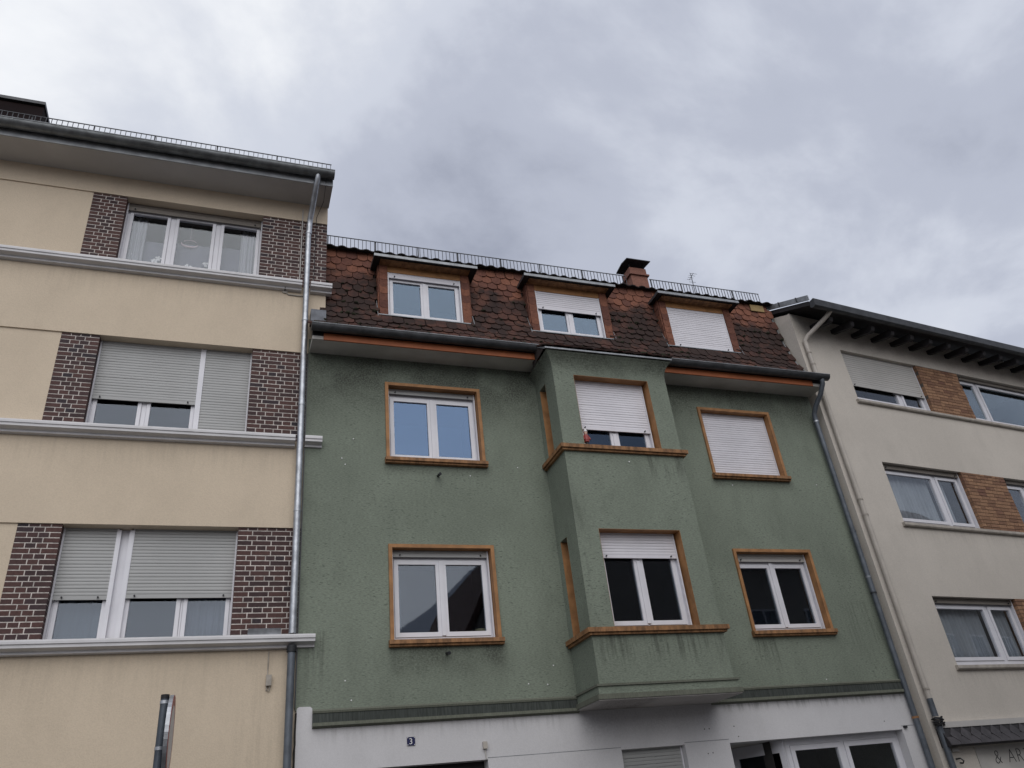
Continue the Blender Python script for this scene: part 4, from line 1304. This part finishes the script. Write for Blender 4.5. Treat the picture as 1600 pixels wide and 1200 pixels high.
wb = thing('wall_box', (0.575, YW, 3.64), 'small grey box with thin cable on plain yellow wall', 'box')
MB().box(-0.03, 0.035, -0.055, 0.0, 0.0, 0.13).build('case', 'sill_grey', wb)
MB().tube([(-0.012, -0.006, 0.42), (-0.014, -0.006, 0.02), (-0.02, -0.012, -0.05), (0.01, -0.02, -0.06), (0.02, -0.03, 0.0)], 0.007, 6).build('cable', 'sill_grey', wb)

hk = thing('wall_hook', (0.505, YW, 9.80), 'round cream anchor hook below the top ledge beside the downpipe', 'hook')
MB().tube([(0, 0, 0.02), (0, -0.02, 0.02)], 0.05, 16).build('rosette', 'sill_grey', hk)
MB().tube([(0, -0.02, 0.02), (0, -0.06, 0.025), (0, -0.07, 0.06), (0, -0.055, 0.08)], 0.009, 8).build('hook', 'dark_metal', hk)
MB().tube([(0.03, -0.01, -0.02), (0.06, -0.012, -0.045), (0.20, -0.012, -0.05), (0.29, -0.012, -0.045), (0.31, -0.02, -0.02)], 0.012, 8).build('cable', 'sill_grey', hk)

tr = thing('metal_tray', (0.49, -0.02, 4.245), 'grey metal tray lying on the lowest yellow house ledge', 'tray')
MB().prism([(0.06, 0.0), (-0.06, 0.0), (-0.085, 0.075), (-0.078, 0.077), (-0.055, 0.006), (0.055, 0.006), (0.07, 0.08), (0.077, 0.08)], -0.20, 0.20).build('tray_body', 'zinc', tr)
for xx in (-0.203, 0.2005):
    MB().prism([(0.06, 0.0), (-0.06, 0.0), (-0.085, 0.075), (0.077, 0.08)], xx, xx + 0.003).build('tray_end', 'zinc', tr)

# TV aerial on the green roof
an_ = thing('tv_antenna', (9.70, 1.5, 11.7), 'thin television aerial standing behind the snow guard', 'antenna')
MB().tube([(0, 0, 0), (0.03, 0, 1.10)], 0.008, 8).build('mast', 'dark_metal', an_)
MB().tube([(0.0, -0.14, 1.00), (0.055, 0.14, 1.02)], 0.005, 6).build('boom', 'dark_metal', an_)
for q in range(4):
    t = -0.12 + q * 0.08
    L = 0.10 - 0.012 * q
    MB().tube([(0.028 + t * 0.19 - L, t, 1.01 + t * 0.07), (0.028 + t * 0.19 + L, t, 1.01 + t * 0.07)], 0.004, 5).build('element', 'dark_metal', an_)
MB().tube([(-0.07, 0, 0.84), (0.11, 0, 0.85)], 0.004, 5).build('element', 'dark_metal', an_)

# figurine in the upper bay window
fg = thing('figurine', (5.158, BY + 0.06, 6.855), 'tiny red and white figurine in the lower left of upper bay window', 'figurine')
MB().lathe([(0.001, 0.0), (0.032, 0.003), (0.030, 0.05), (0.026, 0.10), (0.001, 0.105)], 0, 0).build('boots', 'black', fg)
MB().lathe([(0.001, 0.10), (0.040, 0.102), (0.046, 0.14), (0.040, 0.20), (0.026, 0.235), (0.001, 0.24)], 0, 0).build('coat', 'red', fg)
MB().lathe([(0.001, 0.225), (0.026, 0.232), (0.031, 0.26), (0.026, 0.29), (0.001, 0.297)], 0, 0).build('head', 'skin', fg)
MB().lathe([(0.001, 0.280), (0.033, 0.282), (0.033, 0.296), (0.026, 0.305), (0.012, 0.345), (0.001, 0.35)], 0, 0).build('cap', 'enamel_white', fg)
for sg_ in (-1, 1):
    MB().tube([(sg_ * 0.03, 0, 0.215), (sg_ * 0.052, -0.012, 0.17), (sg_ * 0.046, -0.03, 0.135)], [0.014, 0.013, 0.012], 8).build('arm', 'red', fg)

# things behind the panes
curtain('curtain', -0.25, 0.02, 10.02, 11.28, 0.39, 'curtain_white', 'white sheer curtain at the right edge of the top yellow-house window', waves=5)
curtain('curtain', -1.98, -1.74, 10.02, 11.28, 0.39, 'curtain_white', 'white sheer curtain at the left edge of the top yellow-house window', waves=4)
for q_, (xa_, xb_) in enumerate(((-1.97, -1.40), (-1.28, -0.69), (-0.57, 0.02))):
    curtain('curtain', xa_, xb_, 10.0, (10.86, 10.90, 10.93)[q_], 0.47, 'reflection_cloth', ('added cloth imitating reflected sky in the left pane of the top yellow-house window', 'added cloth imitating reflected sky in the middle pane of the top yellow-house window', 'added cloth imitating reflected sky in the right pane of the top yellow-house window')[q_], waves=3, amp=0.008)  # added half-height cloths stand in for sky mirrored in the lower panes
curtain('curtain', -1.98, -1.46, 4.25, 4.98, 0.39, 'curtain', 'grey lace curtain in the lower left pane of the yellow house', waves=4, amp=0.015)
curtain('curtain', -0.50, 0.02, 4.25, 5.30, 0.39, 'curtain_white', 'white gathered curtain in the lowest right pane of the yellow house', waves=6, amp=0.02)
curtain('curtain', 0.92, 2.25, 6.08, 7.22, 0.27, 'curtain', 'grey pleated curtain in the wide pane of the middle grey-house window', gry, waves=13, amp=0.035)
curtain('curtain', 2.42, 2.72, 6.08, 7.22, 0.27, 'curtain', 'grey pleated curtain in the narrow pane of the middle grey-house window', gry, waves=4, amp=0.035)
curtain('curtain', 0.92, 2.25, 3.52, 4.58, 0.27, 'curtain', 'grey pleated curtain in the wide pane of the lowest grey-house window', gry, waves=12, amp=0.035)
curtain('curtain', 2.42, 3.02, 3.52, 4.58, 0.27, 'curtain', 'grey pleated curtain in the narrow pane of the lowest grey-house window', gry, waves=6, amp=0.035)
curtain('curtain', 2.22, 2.33, 4.2, 5.36, 0.30, 'curtain', 'dark narrow curtain at the left of the lower left green-house window', waves=3, amp=0.02)

for i, (xx, n_, lab) in enumerate(((-1.86, 3, 'white orchid behind the left pane, nearest the brick pier'), (-1.62, 4, 'white orchid behind the left pane, nearest the first mullion'),
                                   (-0.98, 3, 'white orchid behind the middle pane, its left plant'), (-0.80, 4, 'white orchid behind the middle pane, its right plant'))):
    orc = thing('potted_orchid', (xx, 0.42, 10.0), lab, 'plant', 'orchids on the top window sill')
    orc['obj'].scale = (1.5, 1.0, 1.35)
    MB().lathe([(0.001, 0), (0.04, 0), (0.052, 0.09), (0.045, 0.09), (0.001, 0.085)], 0, 0).build('pot', 'enamel_white', orc)
    st_ = MB()
    pe = MB()
    for q in range(n_):
        a0 = random.uniform(-0.12, 0.12)
        hh = random.uniform(0.18, 0.36)
        st_.tube([(0, 0, 0.08), (a0 * 0.4, 0, hh * 0.7), (a0, -0.01, hh)], 0.004, 5)
        for w_ in range(5):
            t = w_ * 1.257 + random.random()
            cx_, cz_ = a0 + 0.022 * math.cos(t), hh + 0.022 * math.sin(t)
            ux, uz = math.cos(t), math.sin(t)
            pe.add([(a0, -0.012, hh), (cx_ - uz * 0.014, -0.020, cz_ + ux * 0.014), (a0 + ux * 0.042, -0.018, hh + uz * 0.042), (cx_ + uz * 0.014, -0.020, cz_ - ux * 0.014)], [(0, 1, 2, 3)])
    for w_ in range(5):
        t = w_ * 1.257
        st_.add([(0, 0, 0.09), (0.06 * math.cos(t) - 0.015 * math.sin(t), 0.06 * math.sin(t), 0.13), (0.12 * math.cos(t), 0.1 * math.sin(t), 0.10), (0.06 * math.cos(t) + 0.015 * math.sin(t), 0.06 * math.sin(t), 0.13)], [(0, 1, 2, 3)])
    st_.build('stems', 'plant', orc)
    pe.build('blossom', 'petal', orc)

orn = thing('hanging_ornament', (-1.06, 0.44, 10.90), 'pale pink crescent ornament hanging behind the middle pane of the top window', 'ornament')
MB().tube([(0.13 * math.cos(t), 0, 0.07 * math.sin(t)) for t in [math.pi * (0.9 + 1.05 * k / 14) for k in range(15)]], [0.004 + 0.014 * math.sin(math.pi * k / 14) for k in range(15)], 8).build('crescent', 'pink', orn, smooth=True)
MB().tube([(0.10 * math.cos(t), 0.01, 0.035 + 0.05 * math.sin(t)) for t in [math.pi * (0.1 + 0.8 * k / 10) for k in range(11)]], 0.005, 6).build('upper_curl', 'pink', orn, smooth=True)
MB().tube([(0, 0.01, 0.085), (0, 0.01, 0.40)], 0.002, 5).build('cord', 'pink', orn)

cd = thing('candle', (3.12, 0.26, 4.18), 'small yellow candle behind right pane of the lower left window', 'candle')
MB().lathe([(0.001, 0), (0.03, 0), (0.03, 0.02), (0.013, 0.025), (0.013, 0.13), (0.003, 0.135), (0.002, 0.15), (0.001, 0.15)], 0, 0).build('wax', 'wax', cd)
pt = thing('white_pot', (3.48, 0.28, 4.18), 'pale cylindrical pot behind right pane of the lower left window', 'pot')
MB().lathe([(0.001, 0), (0.075, 0), (0.08, 0.02), (0.082, 0.16), (0.074, 0.16), (0.07, 0.03), (0.001, 0.03)], 0, 0).build('bowl', 'wax', pt)

# ------------------------------------------------------------------ road sign at the kerb
sx0, sy0 = -0.487, -2.0
rsn = house('road_sign', (sx0, sy0, 0), 0, 'round red-bordered traffic sign seen edge-on on a grey post', 'traffic sign', True)
MB().tube([(0, 0, 0), (0, 0, 3.175)], 0.038, 16).build('post', 'pole', rsn, smooth=True)
MB().tube([(0, 0, 3.175), (0, 0, 3.215)], 0.0395, 16).build('post_cap', 'black', rsn, smooth=True)
for zz in (3.13, 2.72):
    MB().tube([(0, 0, zz), (0, 0, zz + 0.03)], 0.043, 16).build('clamp', 'zinc', rsn, smooth=True)
    MB().box(0.03, 0.075, -0.02, 0.02, zz, zz + 0.03).build('clamp_bolt', 'zinc', rsn)
a_ = R(0.8)


def disc(rad, x0, x1, mat, name, zc_=2.825, inner=0.0):
    n = 40
    m = MB()
    pr = []
    for x_ in (x0, x1):
        pr += [(x_, rad * math.cos(2 * math.pi * k / n), zc_ + rad * math.sin(2 * math.pi * k / n)) for k in range(n)]
    ca_, sa_ = math.cos(-a_), math.sin(-a_)
    pr = [(p[0] * ca_ - p[1] * sa_, p[0] * sa_ + p[1] * ca_, p[2]) for p in pr]
    m.add(pr, [(k, (k + 1) % n, n + (k + 1) % n, n + k) for k in range(n)] + [tuple(range(n - 1, -1, -1)), tuple(range(n, 2 * n))])
    return m.build(name, mat, rsn)


disc(0.380, 0.052, 0.088, 'zinc', 'sign_rim')
disc(0.376, 0.0885, 0.091, 'red', 'sign_face')
disc(0.285, 0.0912, 0.0918, 'signwhite', 'sign_centre')

# ------------------------------------------------------------------ houses across the street (seen in the panes)
def far_house(name, x0, x1, eave, ridge, yf, depth, gable, label, wallm='plaster_far'):
    H = house(name, ((x0 + x1) / 2, yf, 0), 0, label, 'house')
    MB().box(x0, x1, yf - depth, yf, 0, eave).build('wall', wallm, H)
    xc = (x0 + x1) / 2
    if gable:
        k1, k2 = (x1 - x0) * 0.20, (ridge - eave) * 0.62
        pr_ = [(x0 + 0.05, eave), (x1 - 0.05, eave), (x1 - k1, eave + k2), (xc, ridge - 0.1), (x0 + k1, eave + k2)]
        MB().prism(pr_, yf - depth, yf - 0.002, 'y').build('gable', wallm, H)
        MB().prism([(x0 - 0.15, eave - 0.2), (x0 + k1 - 0.1, eave + k2 + 0.05), (xc, ridge), (x1 - k1 + 0.1, eave + k2 + 0.05), (x1 + 0.15, eave - 0.2), (x1 + 0.35, eave - 0.2), (x1 - k1 + 0.2, eave + k2 + 0.25), (xc, ridge + 0.22), (x0 + k1 - 0.2, eave + k2 + 0.25), (x0 - 0.35, eave - 0.2)], yf - depth - 0.3, yf + 0.25, 'y').build('roof', 'red_roof', H)
    else:
        yc = yf - depth / 2
        MB().prism([(yf + 0.4, eave - 0.1), (yf + 0.4, eave + 0.1), (yc, ridge), (yf - depth - 0.4, eave + 0.1), (yf - depth - 0.4, eave - 0.1)], x0 - 0.1, x1 + 0.1).build('roof', 'red_roof', H)
    z = 0.9
    while z < eave - 1.6:
        x = x0 + 1.0
        while x < x1 - 1.4:
            w_ = MB().wall(x, x + 1.1, z, z + 1.4, yf + 0.001, yf + 0.05, [(x + 0.07, x + 0.52, z + 0.07, z + 1.33), (x + 0.58, x + 1.03, z + 0.07, z + 1.33)]).build('window', 'upvc', H)
            MB().box(x + 0.071, x + 1.029, yf + 0.01, yf + 0.02, z + 0.071, z + 1.329).build('pane', 'glass', H, w_)
            x += 2.3
        z += 2.8
    MB().box(xc - 0.3, xc + 0.3, yf - depth * 0.6, yf - depth * 0.6 + 0.6, ridge - 1.5, ridge + 1.0).build('chimney', 'chimney', H)
    return H


far_house('opposite_house', 7.0, 15.6, 7.2, 12.2, -12.3, 9, True, 'house across the street with a steep street-facing gable')
far_house('opposite_house', 16.2, 29.5, 9.6, 14.0, -12.3, 10, False, 'wide house across the street with its eaves towards the road')
far_house('opposite_house', 30.0, 44.0, 11.6, 16.8, -12.3, 10, False, 'tall house across the street at its far right end')
far_house('opposite_house', -16.0, 4.5, 3.2, 5.6, -13.5, 8, False, 'low house across the street left of the gabled one')
